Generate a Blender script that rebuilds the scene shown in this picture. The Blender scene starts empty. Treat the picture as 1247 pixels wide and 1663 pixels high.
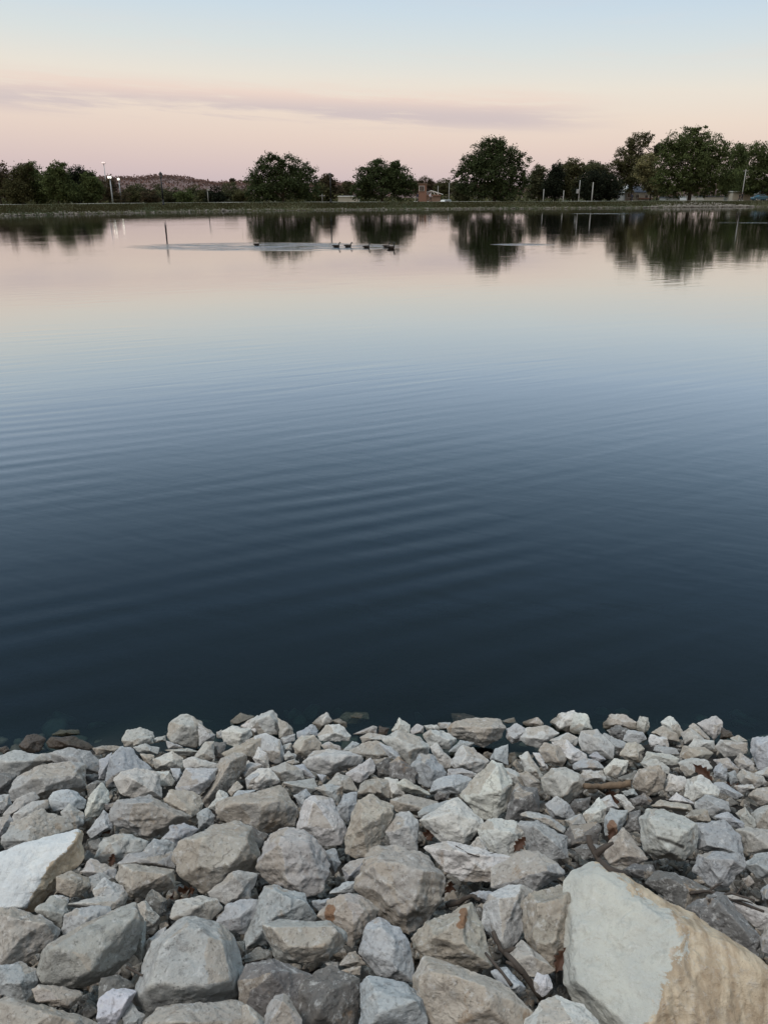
import bpy, bmesh, math, random
import numpy as np
from mathutils import Vector, Matrix

random.seed(11)
rng = np.random.default_rng(11)
sc = bpy.context.scene
COL = sc.collection
R = math.radians

# ------------------------------------------------------------------ camera
CAM_H, PITCH, FPX = 3.2, R(21.93), 1293.0
cam_d = bpy.data.cameras.new('camera')
cam = bpy.data.objects.new('camera', cam_d)
COL.objects.link(cam)
cam.location = (0, 0, CAM_H)
cam.rotation_euler = (R(90) - PITCH, 0, 0)
cam_d.sensor_fit = 'VERTICAL'
cam_d.sensor_height = 36
cam_d.lens = 36 * FPX / 1663
cam_d.clip_start = 0.05
cam_d.clip_end = 6000
sc.camera = cam

# ------------------------------------------------------------------ render
sc.view_settings.view_transform = 'Standard'
sc.view_settings.look = 'None'
sc.view_settings.gamma = 1.0
sc.view_settings.exposure = 0.0
sc.view_settings.use_curve_mapping = False
sc.render.engine = 'CYCLES'
sc.cycles.use_denoising = True
sc.cycles.max_bounces = 8
sc.cycles.transparent_max_bounces = 12
sc.cycles.caustics_reflective = False
sc.cycles.caustics_refractive = False

# ------------------------------------------------------------------ world: dusk sky just after sunset, the sun gone down behind the camera
class NT:
    def __init__(s, tree):
        s.t = tree; s.n = tree.nodes; s.l = tree.links
    def new(s, typ, **kw):
        n = s.n.new(typ)
        for k, v in kw.items(): setattr(n, k, v)
        return n
    def put(s, sock, v):
        if hasattr(v, 'is_output') or isinstance(v, bpy.types.NodeSocket): s.l.new(v, sock)
        elif isinstance(v, (tuple, list)) and len(v) == 3 and sock.type == 'RGBA': sock.default_value = (*v, 1)
        else: sock.default_value = v
    def math(s, op, a, b=0.0, c=0.0, clamp=False):
        n = s.new('ShaderNodeMath', operation=op, use_clamp=clamp)
        for i, v in enumerate((a, b, c)): s.put(n.inputs[i], v)
        return n.outputs[0]
    def vmath(s, op, a, b=(0, 0, 0)):
        n = s.new('ShaderNodeVectorMath', operation=op)
        s.put(n.inputs[0], a); s.put(n.inputs[1], b)
        return n.outputs[0]
    def noise(s, vec, scale, detail=3, rough=.5, dist=0.0):
        n = s.new('ShaderNodeTexNoise')
        s.put(n.inputs['Vector'], vec)
        n.inputs['Scale'].default_value = scale; n.inputs['Detail'].default_value = detail
        n.inputs['Roughness'].default_value = rough; n.inputs['Distortion'].default_value = dist
        return n.outputs[0]
    def ramp(s, fac, stops, interp='LINEAR'):
        n = s.new('ShaderNodeValToRGB'); cr = n.color_ramp; cr.interpolation = interp
        while len(cr.elements) > 1: cr.elements.remove(cr.elements[-1])
        for i, (p, c) in enumerate(stops):
            e = cr.elements[0] if i == 0 else cr.elements.new(p)
            e.position = p
            e.color = (*c, 1) if isinstance(c, (tuple, list)) else (c, c, c, 1)
        s.put(n.inputs[0], fac)
        return n.outputs[0]
    def step(s, v, a, b):
        n = s.new('ShaderNodeMapRange', interpolation_type='SMOOTHSTEP')
        s.put(n.inputs[0], v); n.inputs[1].default_value = a; n.inputs[2].default_value = b
        return n.outputs[0]
    def mix(s, fac, a, b, mode='MIX'):
        n = s.new('ShaderNodeMix', data_type='RGBA', blend_type=mode)
        s.put(n.inputs['Factor'], fac)
        s.put(n.inputs[6], a); s.put(n.inputs[7], b)
        return n.outputs[2]
    def mapping(s, vec, rot=(0, 0, 0), scale=(1, 1, 1), loc=(0, 0, 0)):
        n = s.new('ShaderNodeMapping'); s.put(n.inputs[0], vec)
        n.inputs['Location'].default_value = loc; n.inputs['Rotation'].default_value = rot; n.inputs['Scale'].default_value = scale
        return n.outputs[0]

def srgb(r, g, b):
    f = lambda c: (c / 255 / 12.92) if c / 255 <= .04045 else ((c / 255 + .055) / 1.055) ** 2.4
    return (f(r), f(g), f(b))

world = bpy.data.worlds.new('World')
sc.world = world
world.use_nodes = True
w = NT(world.node_tree)
w.n.clear()
SUN_EL, SUN_ROT = R(1.5), R(190)      # low in the west, behind the photographer
tc = w.new('ShaderNodeTexCoord').outputs['Generated']
sep = w.new('ShaderNodeSeparateXYZ'); w.put(sep.inputs[0], tc)
elev = w.math('MULTIPLY', w.math('ARCSINE', sep.outputs[2]), 180 / math.pi)       # degrees above the horizon
azim = w.math('MULTIPLY', w.math('ARCTAN2', sep.outputs[0], sep.outputs[1]), 180 / math.pi)
# the pink belt stands higher on the left (north) side of the view
e2 = w.math('ADD', elev, w.math('MULTIPLY', w.math('MINIMUM', w.math('MAXIMUM', azim, -60.0), 60.0), 0.035))
east = w.ramp(w.math('DIVIDE', e2, 90.0, clamp=True), [
    (0.0, srgb(202, 186, 190)), (1.2 / 90, srgb(212, 194, 193)), (3.0 / 90, srgb(225, 206, 197)),
    (4.6 / 90, srgb(231, 215, 203)), (6.4 / 90, srgb(229, 222, 212)), (8.2 / 90, srgb(214, 220, 220)),
    (10.2 / 90, srgb(200, 215, 226)), (13.0 / 90, srgb(182, 204, 227)), (19.0 / 90, srgb(156, 186, 214)), (26.0 / 90, srgb(140, 178, 212)),
    (45.0 / 90, srgb(150, 188, 206)), (1.0, (.85, .92, 1.0))])
west = w.ramp(w.math('DIVIDE', elev, 90.0, clamp=True), [
    (0.0, (1.0 / 3, .62 / 3, .38 / 3)), (6 / 90, (1.35 / 3, 1.0 / 3, .68 / 3)), (18 / 90, (1.35 / 3, 1.2 / 3, 1.02 / 3)),
    (40 / 90, (1.25 / 3, 1.26 / 3, 1.25 / 3)), (1.0, (.85 / 3, .92 / 3, 1.0 / 3))])
west = w.mix(1.0, west, (1.15, 1.25, 1.4), 'MULTIPLY')
wf = w.step(w.math('MULTIPLY', sep.outputs[1], -1.0), -0.45, 0.6)
sky = w.mix(wf, east, west)
# thin cloud streaks low in the east
cv = w.new('ShaderNodeCombineXYZ'); w.put(cv.inputs[0], azim); w.put(cv.inputs[1], w.math('ADD', elev, w.math('MULTIPLY', azim, 0.045)))
cn = w.noise(w.mapping(cv.outputs[0], scale=(.06, .85, 1), loc=(3.1, .4, 0)), 1.0, 6, .58, .25)
cn2 = w.noise(w.mapping(cv.outputs[0], scale=(.25, 2.6, 1), loc=(1.1, 8.4, 0)), 1.0, 5, .6, .3)
be = w.math('ADD', elev, w.math('MULTIPLY', azim, 0.028))
band = w.math('MULTIPLY', w.step(be, 3.5, 4.4), w.math('SUBTRACT', 1.0, w.step(be, 5.3, 6.5)))
side = w.math('MULTIPLY', w.step(azim, -34.0, -20.0), w.math('SUBTRACT', 1.0, w.step(azim, 7.0, 17.0)))
cl = w.math('MULTIPLY', w.step(w.math('ADD', w.math('MULTIPLY', cn, .7), w.math('MULTIPLY', cn2, .3)), .40, .56), w.math('MULTIPLY', band, side))
wisp = w.math('MULTIPLY', w.step(w.noise(w.mapping(cv.outputs[0], scale=(.05, .6, 1), loc=(7, 3, 0)), 1.0, 6, .6, .4), .50, .80),
              w.math('MULTIPLY', w.step(elev, 3.0, 6.0), w.math('SUBTRACT', 1.0, w.step(elev, 8.0, 12.0))))
ccol = w.mix(w.step(be, 4.5, 5.8), srgb(194, 182, 190), srgb(233, 206, 196))
sky = w.mix(w.math('MULTIPLY', cl, .72), sky, ccol)
sky = w.mix(w.math('MULTIPLY', wisp, .22), sky, srgb(236, 208, 196))
nishita = w.new('ShaderNodeTexSky', sky_type='NISHITA', sun_disc=False, sun_elevation=SUN_EL, sun_rotation=SUN_ROT)
bg1 = w.new('ShaderNodeBackground'); w.put(bg1.inputs[0], sky); bg1.inputs[1].default_value = 1.0
bg2 = w.new('ShaderNodeBackground'); w.put(bg2.inputs[0], nishita.outputs[0]); bg2.inputs[1].default_value = 0.02
add = w.new('ShaderNodeAddShader'); w.l.new(bg1.outputs[0], add.inputs[0]); w.l.new(bg2.outputs[0], add.inputs[1])
wo = w.new('ShaderNodeOutputWorld'); w.l.new(add.outputs[0], wo.inputs[0])

sun_d = bpy.data.lights.new('sun', 'SUN')
sun_d.energy = 1.9
sun_d.angle = R(18)                   # the sun is down: this soft high lamp is added to brighten the stone tops
sun_d.color = (1.0, .96, .91)
sun = bpy.data.objects.new('sun', sun_d)
COL.objects.link(sun)
sun.rotation_euler = (R(26), 0, R(-60))

# ------------------------------------------------------------------ helpers
def ray(px, py):
    dx, dy = px - 623.5, py - 831.5
    c, s = math.cos(PITCH), math.sin(PITCH)
    return Vector((dx, FPX * c - dy * s, -FPX * s - dy * c))
def at(px, py, Y):
    d = ray(px, py)
    return Vector((0, 0, CAM_H)) + d * (Y / d.y)
def xat(px, Y, z=1.2):
    c, s = math.cos(PITCH), math.sin(PITCH)
    return (px - 623.5) / FPX * (Y * c + (CAM_H - z) * s)

def tag(o, label=None, cat=None, group=None, kind=None):
    if label: o['label'] = label
    if cat: o['category'] = cat
    if group: o['group'] = group
    if kind: o['kind'] = kind
    return o
def empty(name, loc, rz=0.0):
    o = bpy.data.objects.new(name, None); COL.objects.link(o)
    o.location = loc; o.rotation_euler = (0, 0, rz); o.empty_display_size = .2
    return o
def link_mesh(name, me, mats, parent=None, loc=None):
    for m in (mats if isinstance(mats, (list, tuple)) else [mats]): me.materials.append(m)
    o = bpy.data.objects.new(name, me); COL.objects.link(o)
    if parent: o.parent = parent
    if loc is not None: o.location = loc
    return o
def np_mesh(name, V, F, smooth=False, mat_idx=None):
    """V (n,3), F (m,k) index array, all faces of the same size"""
    me = bpy.data.meshes.new(name)
    V = np.asarray(V, dtype=np.float32); F = np.asarray(F, dtype=np.int32)
    k = F.shape[1]
    me.vertices.add(len(V)); me.vertices.foreach_set('co', V.ravel())
    me.loops.add(F.size); me.loops.foreach_set('vertex_index', F.ravel())
    me.polygons.add(len(F))
    me.polygons.foreach_set('loop_start', np.arange(0, F.size, k, dtype=np.int32))
    me.polygons.foreach_set('loop_total', np.full(len(F), k, dtype=np.int32))
    me.polygons.foreach_set('use_smooth', np.full(len(F), smooth))
    if mat_idx is not None: me.polygons.foreach_set('material_index', np.asarray(mat_idx, dtype=np.int32))
    me.update(calc_edges=True)
    return me
class MB:
    def __init__(s): s.V = []; s.F = []
    def box(s, c, size, rz=0, top=1.0):
        x, y, z = [v / 2 for v in size]; b = len(s.V); ca, sa = math.cos(rz), math.sin(rz)
        for dz in (-z, z):
            k = top if dz > 0 else 1
            for dx, dy in ((-x, -y), (x, -y), (x, y), (-x, y)):
                dx, dy = dx * k, dy * k
                s.V.append((c[0] + dx * ca - dy * sa, c[1] + dx * sa + dy * ca, c[2] + dz))
        s.F += [tuple(b + i for i in f) for f in ((3, 2, 1, 0), (4, 5, 6, 7), (0, 1, 5, 4), (1, 2, 6, 5), (2, 3, 7, 6), (3, 0, 4, 7))]
        return s
    def tube(s, pts, radii, n=8):
        pts = [Vector(p) for p in pts]; b = len(s.V)
        if not isinstance(radii, (list, tuple)): radii = [radii] * len(pts)
        for i, p in enumerate(pts):
            d = (pts[min(i + 1, len(pts) - 1)] - pts[max(i - 1, 0)]).normalized()
            a = d.cross(Vector((0, 0, 1)) if abs(d.z) < .9 else Vector((1, 0, 0))).normalized(); c = d.cross(a)
            for k in range(n):
                t = 2 * math.pi * k / n
                s.V.append(tuple(p + (a * math.cos(t) + c * math.sin(t)) * radii[i]))
        for i in range(len(pts) - 1):
            for k in range(n):
                s.F.append((b + i * n + k, b + i * n + (k + 1) % n, b + (i + 1) * n + (k + 1) % n, b + (i + 1) * n + k))
        s.F.append(tuple(b + k for k in reversed(range(n))))
        s.F.append(tuple(b + (len(pts) - 1) * n + k for k in range(n)))
        return s
    def prism(s, prof, y0, y1, f=lambda x, y, z: (x, y, z)):
        """polygon prof of (x,z) swept from y0 to y1"""
        b = len(s.V); n = len(prof)
        for y in (y0, y1):
            for x, z in prof: s.V.append(f(x, y, z))
        s.F.append(tuple(b + i for i in range(n))); s.F.append(tuple(b + n + i for i in reversed(range(n))))
        for i in range(n): s.F.append((b + i, b + n + i, b + n + (i + 1) % n, b + (i + 1) % n))
        return s
    def build(s, name, mat, parent=None, loc=None, smooth=False, bevel=0):
        me = bpy.data.meshes.new(name); me.from_pydata(s.V, [], s.F)
        if smooth: me.polygons.foreach_set('use_smooth', [True] * len(me.polygons))
        o = link_mesh(name, me, mat, parent, loc)
        bm = bmesh.new(); bm.from_mesh(me); bmesh.ops.recalc_face_normals(bm, faces=bm.faces); bm.to_mesh(me); bm.free()
        if bevel:
            m = o.modifiers.new('bevel', 'BEVEL'); m.width = bevel; m.segments = 2; m.limit_method = 'ANGLE'
        return o

# vectorised value noise
_T = np.random.default_rng(5).random((4096,)).astype(np.float32) * 2 - 1
def vnoise(P, seed=0):
    i = np.floor(P).astype(np.int64); f = (P - i).astype(np.float32); u = f * f * (3 - 2 * f)
    X, Y, Z = i[:, 0] * 73856093 + seed * 7919, i[:, 1] * 19349663, i[:, 2] * 83492791
    def h(a, b, c):
        v = (X + a * 73856093) ^ (Y + b * 19349663) ^ (Z + c * 83492791)
        v = (v ^ (v >> 13)) * 1274126177
        return _T[(v ^ (v >> 16)) & 4095]
    ux, uy, uz = u[:, 0], u[:, 1], u[:, 2]
    l = lambda a, b, t: a + (b - a) * t
    return l(l(l(h(0, 0, 0), h(1, 0, 0), ux), l(h(0, 1, 0), h(1, 1, 0), ux), uy),
             l(l(h(0, 0, 1), h(1, 0, 1), ux), l(h(0, 1, 1), h(1, 1, 1), ux), uy), uz)
def fbm(P, seed=0, octs=3, gain=.5):
    s = 0; a = 1.0
    for k in range(octs):
        s = s + a * vnoise(P * (2.03 ** k), seed + k * 31); a *= gain
    return s

# ------------------------------------------------------------------ materials
def principled(name, color=(.5, .5, .5), rough=.8, spec=.3, metal=0.0):
    m = bpy.data.materials.new(name); m.use_nodes = True
    t = NT(m.node_tree); b = t.n['Principled BSDF']
    b.inputs['Base Color'].default_value = (*color, 1); b.inputs['Roughness'].default_value = rough
    b.inputs['Specular IOR Level'].default_value = spec; b.inputs['Metallic'].default_value = metal
    return m, t, b
def worn(name, color, rough=.7, var=.25, scale=3.0, spec=.3, metal=0.0):
    m, t, b = principled(name, color, rough, spec, metal)
    tc = t.new('ShaderNodeTexCoord').outputs['Object']
    n = t.noise(tc, scale, 6, .6)
    t.put(b.inputs['Base Color'], t.mix(n, tuple(c * (1 - var) for c in color), tuple(min(1, c * (1 + var)) for c in color)))
    bp = t.new('ShaderNodeBump'); bp.inputs['Strength'].default_value = .3; bp.inputs['Distance'].default_value = .01
    t.put(bp.inputs['Height'], t.noise(tc, scale * 8, 4, .6)); t.put(b.inputs['Normal'], bp.outputs[0])
    return m

def rock_material(name, wet=False, strata=False):
    m, t, b = principled(name, (.4, .4, .4), .35 if wet else .88, .5 if wet else .22)
    tc = t.new('ShaderNodeTexCoord').outputs['Object']
    oi = t.new('ShaderNodeObjectInfo')
    off = t.new('ShaderNodeCombineXYZ')
    for i, k in enumerate((37.0, 91.0, 53.0)): t.put(off.inputs[i], t.math('MULTIPLY', oi.outputs['Random'], k))
    P = t.vmath('ADD', tc, off.outputs[0])
    base = oi.outputs['Color']
    at_ = t.new('ShaderNodeAttribute', attribute_name='warm').outputs['Fac']
    n1 = t.noise(P, 7.0, 5, .6, .6)
    n2 = t.noise(P, 38.0, 8, .72, .2)
    n3 = t.noise(P, 150.0, 4, .65)
    n4 = t.noise(t.vmath('ADD', P, (5, 5, 5)), 13.0, 6, .68, 1.2)
    c = t.mix(n1, t.mix(1.0, base, (.74, .76, .80), 'MULTIPLY'), t.mix(1.0, base, (1.22, 1.18, 1.10), 'MULTIPLY'))
    tan = t.mix(n4, (.43, .36, .285), (.34, .30, .255))
    if wet: tan = t.mix(n4, (.10, .07, .045), (.05, .045, .03))
    tanf = t.math('MULTIPLY', t.step(t.math('ADD', at_, t.math('MULTIPLY', t.math('SUBTRACT', n4, .5), 1.1)), .42, .62), .62)
    if strata:
        wv = t.new('ShaderNodeTexWave', wave_type='BANDS', bands_direction='X')
        t.put(wv.inputs['Vector'], t.mapping(tc, rot=(0, R(20), R(28)), scale=(1, .35, .35)))
        wv.inputs['Scale'].default_value = 4.5; wv.inputs['Distortion'].default_value = 17; wv.inputs['Detail'].default_value = 6; wv.inputs['Detail Scale'].default_value = 1.3; wv.inputs['Detail Roughness'].default_value = .62
        tan = t.mix(wv.outputs[0], (.37, .27, .175), (.62, .50, .355)); tan = t.mix(t.math('MULTIPLY', t.step(n1, .48, .66), .55), tan, (.27, .22, .17)); tan = t.mix(t.math('MULTIPLY', n2, .5), tan, (.50, .43, .34))
        tanf = t.step(t.math('ADD', at_, t.math('MULTIPLY', t.math('ADD', t.math('SUBTRACT', n4, .5), t.math('MULTIPLY', t.math('SUBTRACT', n2, .5), .5)), 1.5)), .45, .56)
    c = t.mix(tanf, c, tan)
    chalk = t.math('MULTIPLY', t.step(n2, .52, .66), .0 if wet else (.3 if strata else .55))
    c = t.mix(chalk, c, (.62, .61, .59))
    dark = t.math('MULTIPLY', t.step(t.math('SUBTRACT', 1.0, t.noise(t.vmath('ADD', P, (9, 2, 4)), 24.0, 8, .75, .5)), .52, .64), .25 if strata else .60)
    c = t.mix(dark, c, t.mix(1.0, c, (.45, .43, .42), 'MULTIPLY'))
    speck = t.math('MULTIPLY', t.step(n3, .60, .72), .35)
    c = t.mix(speck, c, t.mix(1.0, c, (.5, .48, .46), 'MULTIPLY'))
    rust = t.math('MULTIPLY', t.step(t.noise(t.vmath('ADD', P, (1, 22, 4)), 7.0, 6, .7, .3), .60, .70), .50)
    c = t.mix(rust, c, (.30, .19, .10) if not wet else (.06, .045, .02))
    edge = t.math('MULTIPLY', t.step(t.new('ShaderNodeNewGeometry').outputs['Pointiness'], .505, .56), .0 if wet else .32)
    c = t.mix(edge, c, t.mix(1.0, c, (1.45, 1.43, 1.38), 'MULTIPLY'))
    pit = t.math('MULTIPLY', t.step(t.math('SUBTRACT', 1.0, t.noise(t.vmath('ADD', P, (3, 7, 1)), 85.0, 5, .7)), .58, .68), .12 if strata else .5)
    c = t.mix(pit, c, t.mix(1.0, c, (.55, .52, .50), 'MULTIPLY'))
    # long thin cracks
    vo = t.new('ShaderNodeTexVoronoi', feature='DISTANCE_TO_EDGE')
    t.put(vo.inputs['Vector'], t.vmath('ADD', P, t.mapping(t.new('ShaderNodeTexNoise').outputs[1], scale=(.05, .05, .05))))
    vo.inputs['Scale'].default_value = 3.3
    crack = t.math('MULTIPLY', t.math('SUBTRACT', 1.0, t.step(vo.outputs['Distance'], 0.0, .012)), t.step(n1, .56, .66))
    c = t.mix(t.math('MULTIPLY', crack, 0.0 if strata else .4), c, (.10, .09, .08))
    st = t.new('ShaderNodeAttribute', attribute_name='stain').outputs['Fac']
    c = t.mix(t.math('MULTIPLY', t.step(t.math('ADD', st, t.math('MULTIPLY', t.math('SUBTRACT', n4, .5), .8)), .35, .6), .85), c, t.mix(n2, (.13, .06, .03), (.33, .17, .08)))
    sl = t.new('ShaderNodeAttribute', attribute_name='slit').outputs['Fac']
    c = t.mix(t.math('MULTIPLY', sl, .9), c, (.05, .045, .04))
    # the splash line: stone dark with water and algae up to a hand's breadth above the lake
    sz = t.new('ShaderNodeSeparateXYZ'); t.put(sz.inputs[0], t.new('ShaderNodeNewGeometry').outputs['Position'])
    wetf = t.math('SUBTRACT', 1.0, t.step(t.math('ADD', sz.outputs[2], t.math('MULTIPLY', t.math('SUBTRACT', n4, .5), .10)), .015, .065))
    if not wet:
        c = t.mix(t.math('MULTIPLY', wetf, .85), c, t.mix(n4, (.085, .070, .050), (.15, .13, .10)))
        t.put(b.inputs['Roughness'], t.math('SUBTRACT', .88, t.math('MULTIPLY', wetf, .5)))
    t.put(b.inputs['Base Color'], c)
    h = t.math('ADD', t.math('MULTIPLY', n2, .0085), t.math('MULTIPLY', n3, .0026))
    h = t.math('ADD', h, t.math('MULTIPLY', t.noise(P, 420.0, 3, .6), .0009)); h = t.math('SUBTRACT', h, t.math('MULTIPLY', pit, .004))
    h = t.math('SUBTRACT', h, t.math('MULTIPLY', crack, 0.0 if strata else .003))
    h = t.math('ADD', h, t.math('MULTIPLY', n4, .010))
    bp = t.new('ShaderNodeBump'); bp.inputs['Strength'].default_value = .9; bp.inputs['Distance'].default_value = 1.0
    t.put(bp.inputs['Height'], h); t.put(b.inputs['Normal'], bp.outputs[0])
    return m
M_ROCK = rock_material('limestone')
M_WET = rock_material('wet_limestone', wet=True)
M_SLAB = rock_material('bedded_limestone', strata=True)

# ------------------------------------------------------------------ ground, lake
def zbank(y):   # surface on which the near stones lie
    return 1.72 - 0.40 * y

SHORE = [(-2600, 70), (-1500, 90), (-700, 105), (0, 119), (350, 148), (700, 166), (900, 173), (1100, 184), (1247, 191), (1800, 215), (3200, 260)]
def shore_y(px):
    return float(np.interp(px, [a for a, b in SHORE], [b for a, b in SHORE]))
def levee_top(px):
    return float(np.interp(px, [-2600, 0, 350, 700, 1100, 1247, 3200], [1.35, 1.42, 1.38, 1.28, 1.25, 1.22, 1.2]))

def sheet(name, fn, us, vs, mat, kind='structure', smooth=True):
    V = [fn(u, v) for v in vs for u in us]; n = len(us)
    F = [(j * n + i, j * n + i + 1, (j + 1) * n + i + 1, (j + 1) * n + i) for j in range(len(vs) - 1) for i in range(n - 1)]
    o = link_mesh(name, np_mesh(name, V, F, smooth), mat)
    return tag(o, kind=kind)

m_grass, t, b = principled('grass_ground', (.05, .06, .02), .95, .1)
gp = t.new('ShaderNodeNewGeometry').outputs['Position']
ga = t.noise(gp, .22, 6, .65); gb = t.noise(gp, 2.2, 5, .7)
gc = t.mix(t.step(ga, .38, .62), (.034, .042, .020), (.060, .060, .030))
gc = t.mix(t.step(gb, .45, .75), gc, (.078, .066, .040))
t.put(b.inputs['Base Color'], gc)
M_GRASS = m_grass
m_soil, t, b = principled('wet_gravel_soil', (.05, .045, .04), .9, .2)
gp = t.new('ShaderNodeNewGeometry').outputs['Position']
t.put(b.inputs['Base Color'], t.mix(t.noise(gp, 18.0, 8, .7), (.020, .017, .014), (.07, .062, .055)))
bp = t.new('ShaderNodeBump'); bp.inputs['Distance'].default_value = .03
t.put(bp.inputs['Height'], t.noise(gp, 30.0, 6, .7)); t.put(b.inputs['Normal'], bp.outputs[0])
M_SOIL = m_soil
m_far, t, b = principled('far_fields', (.05, .06, .03), .95, .1)
gp = t.new('ShaderNodeNewGeometry').outputs['Position']
t.put(b.inputs['Base Color'], t.mix(t.noise(gp, .02, 5, .6), (.05, .055, .025), (.08, .07, .04)))
M_FAR = m_far

def bank_fn(x, y):
    z = zbank(y) - .24 + .09 * max(0.0, min(1.0, (y - 3.1) / .8)) + .05 * math.sin(x * 2.3 + y) + .04 * math.sin(x * 5.1 - 2 * y)
    if y < -.3: z = zbank(-.3) - .24
    return (x, y, max(z, -2.45))
sheet('ground', bank_fn, list(np.linspace(-14, 14, 141)), list(np.linspace(-8, 10.4, 93)), M_SOIL)
bed = MB().box((0, 150, -2.6), (1400, 320, .2)).build('lake_bed', M_SOIL); tag(bed, kind='structure')
plain = MB().box((0, 1640, -1.9), (4200, 2960, 1.2)).build('terrain', M_FAR); tag(plain, kind='structure')
plain.location.z = 0

# the levee: one long grassy bank across the lake
LPX = list(range(-2600, 3300, 40))
PROF = [(-1.5, -2.7), (-.4, -.45), (0.0, 0.02), (.5, .22), (1.6, .50), (4.2, None), (5.2, 'top'), (9.0, 'top'), (9.6, 'top2'), (17.0, 'back1'), (19, 'back2')]
def levee_fn(px, k):
    dy, zz = PROF[int(k)]
    Y = shore_y(px) + dy; tp = levee_top(px)
    rt = max(0.0, min(1.0, (px - 960) / 110))          # at the right the ground stays high behind the levee
    if k == 9: zz = -1.25 * (1 - rt) + (tp - .12) * rt
    if k == 10: zz = -1.6 * (1 - rt) + .35 * rt; Y += 90 * rt
    wob = .05 * math.sin(px * .031) + .04 * math.sin(px * .083)
    z = {None: tp * .86, 'top': tp, 'top2': tp - .05}.get(zz, zz if not isinstance(zz, str) else tp)
    if 0 < k < 7: z += wob * (.6 if k > 4 else 1)
    return (xat(px, shore_y(px)), Y + .5 * math.sin(px * .017), z)
levee = sheet('levee', levee_fn, LPX, list(range(len(PROF))), M_GRASS)
PATHM = worn('path_gravel', (.30, .28, .25), .9, .2, 4)
sheet('path', lambda px, k: (xat(px, shore_y(px)), shore_y(px) + (6.2 if k == 0 else 8.2) + .5 * math.sin(px * .017), levee_top(px) + .012 + (.05 * math.sin(px * .031) + .04 * math.sin(px * .083)) * (.6 if k == 0 else 0) ), LPX, [0, 1], PATHM)

# water: closed body with absorbing volume, its surface a dielectric with ripples
mw = bpy.data.materials.new('lake_water'); mw.use_nodes = True
t = NT(mw.node_tree); t.n.clear()
P = t.new('ShaderNodeNewGeometry').outputs['Position']
sepw = t.new('ShaderNodeSeparateXYZ'); t.put(sepw.inputs[0], P)
X, Y = sepw.outputs[0], sepw.outputs[1]
def water_noise(rot, sx, sy, scale, detail=2, rough=.5, dist=.2):
    return t.noise(t.mapping(t.mapping(P, rot=(0, 0, R(rot))), scale=(sx, sy, 0)), scale, detail, rough, dist)
big = t.noise(t.mapping(P, scale=(.22, .22, 0)), 1.0, 2, .5)
near = t.math('SUBTRACT', 1.0, t.step(Y, 6.5, 15.0))
leftm = t.math('SUBTRACT', 1.0, t.step(X, 0.3, 3.2))
wv = t.new('ShaderNodeTexWave', wave_type='BANDS', bands_direction='Y', wave_profile='SIN')
t.put(wv.inputs['Vector'], t.mapping(t.mapping(P, rot=(0, 0, R(-24))), scale=(.30, 1, 0)))
wv.inputs['Scale'].default_value = .78; wv.inputs['Distortion'].default_value = 3.0; wv.inputs['Detail'].default_value = 1.5
wv.inputs['Detail Scale'].default_value = .9
group1 = t.math('MULTIPLY', wv.outputs['Fac'], t.math('MULTIPLY', near, t.step(big, .36, .62)))
h = t.math('MULTIPLY', t.math('MULTIPLY', group1, leftm), .0032)
h = t.math('ADD', h, t.math('MULTIPLY', water_noise(-20, .16, 1, 2.3, 1.5, .4), .0017))
h = t.math('ADD', h, t.math('MULTIPLY', t.math('MULTIPLY', water_noise(24, .25, 1, 5.0, 2, .5), near), .0020))
h = t.math('ADD', h, t.math('MULTIPLY', t.math('MULTIPLY', water_noise(-27, .10, 1, 3.6, 1, .4), t.step(t.noise(t.mapping(P, scale=(.12, .12, 0), loc=(4, 9, 0)), 1.0, 2, .5), .40, .6)), .0032))
h = t.math('ADD', h, t.math('MULTIPLY', water_noise(-30, .5, 1, 14.0, 2, .5), .00055))
# ruffled streaks: the wake of the ducks and a few breeze patches
def patch(cx, cy, rx, ry, soft=.35):
    dx = t.math('DIVIDE', t.math('SUBTRACT', X, cx), rx); dy = t.math('DIVIDE', t.math('SUBTRACT', Y, cy), ry)
    d = t.math('ADD', t.math('MULTIPLY', dx, dx), t.math('MULTIPLY', dy, dy))
    return t.math('SUBTRACT', 1.0, t.step(d, soft, 1.0))
pn = t.step(t.noise(t.mapping(P, scale=(.30, 1.5, 0)), 1.0, 5, .65), .44, .60)
patches = patch(-7.4, 52.5, 9.5, 4.6, .35)
for a in ((9.0, 54.5, 2.4, 1.3, .1), (34.0, 132, 6.0, 3.0, .3), (40.0, 93.0, 4.2, 1.0, .2)):
    patches = t.math('MAXIMUM', patches, patch(*a))
patches = t.math('MULTIPLY', patches, pn)
h = t.math('ADD', h, t.math('MULTIPLY', t.math('MULTIPLY', water_noise(4, .35, 1, 7.0, 3, .6), patches), .024))
bp = t.new('ShaderNodeBump'); bp.inputs['Strength'].default_value = 1.0; bp.inputs['Distance'].default_value = 1.0
t.put(bp.inputs['Height'], h)
fr = t.new('ShaderNodeFresnel'); fr.inputs['IOR'].default_value = 1.333; t.put(fr.inputs['Normal'], bp.outputs[0])
fac = t.ramp(fr.outputs[0], [(0.0, .0), (.035, .042), (.062, .082), (.088, .14), (.13, .27), (.195, .52), (.29, .78), (.40, .92), (.6, .98), (1.0, 1.0)])
gl = t.new('ShaderNodeBsdfGlossy'); gl.inputs['Roughness'].default_value = .035; t.put(gl.inputs['Normal'], bp.outputs[0])
tr = t.new('ShaderNodeBsdfTransparent'); tr.inputs[0].default_value = (.85, .9, .9, 1)
ms = t.new('ShaderNodeMixShader'); t.put(ms.inputs[0], fac); t.l.new(tr.outputs[0], ms.inputs[1]); t.l.new(gl.outputs[0], ms.inputs[2])
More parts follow.
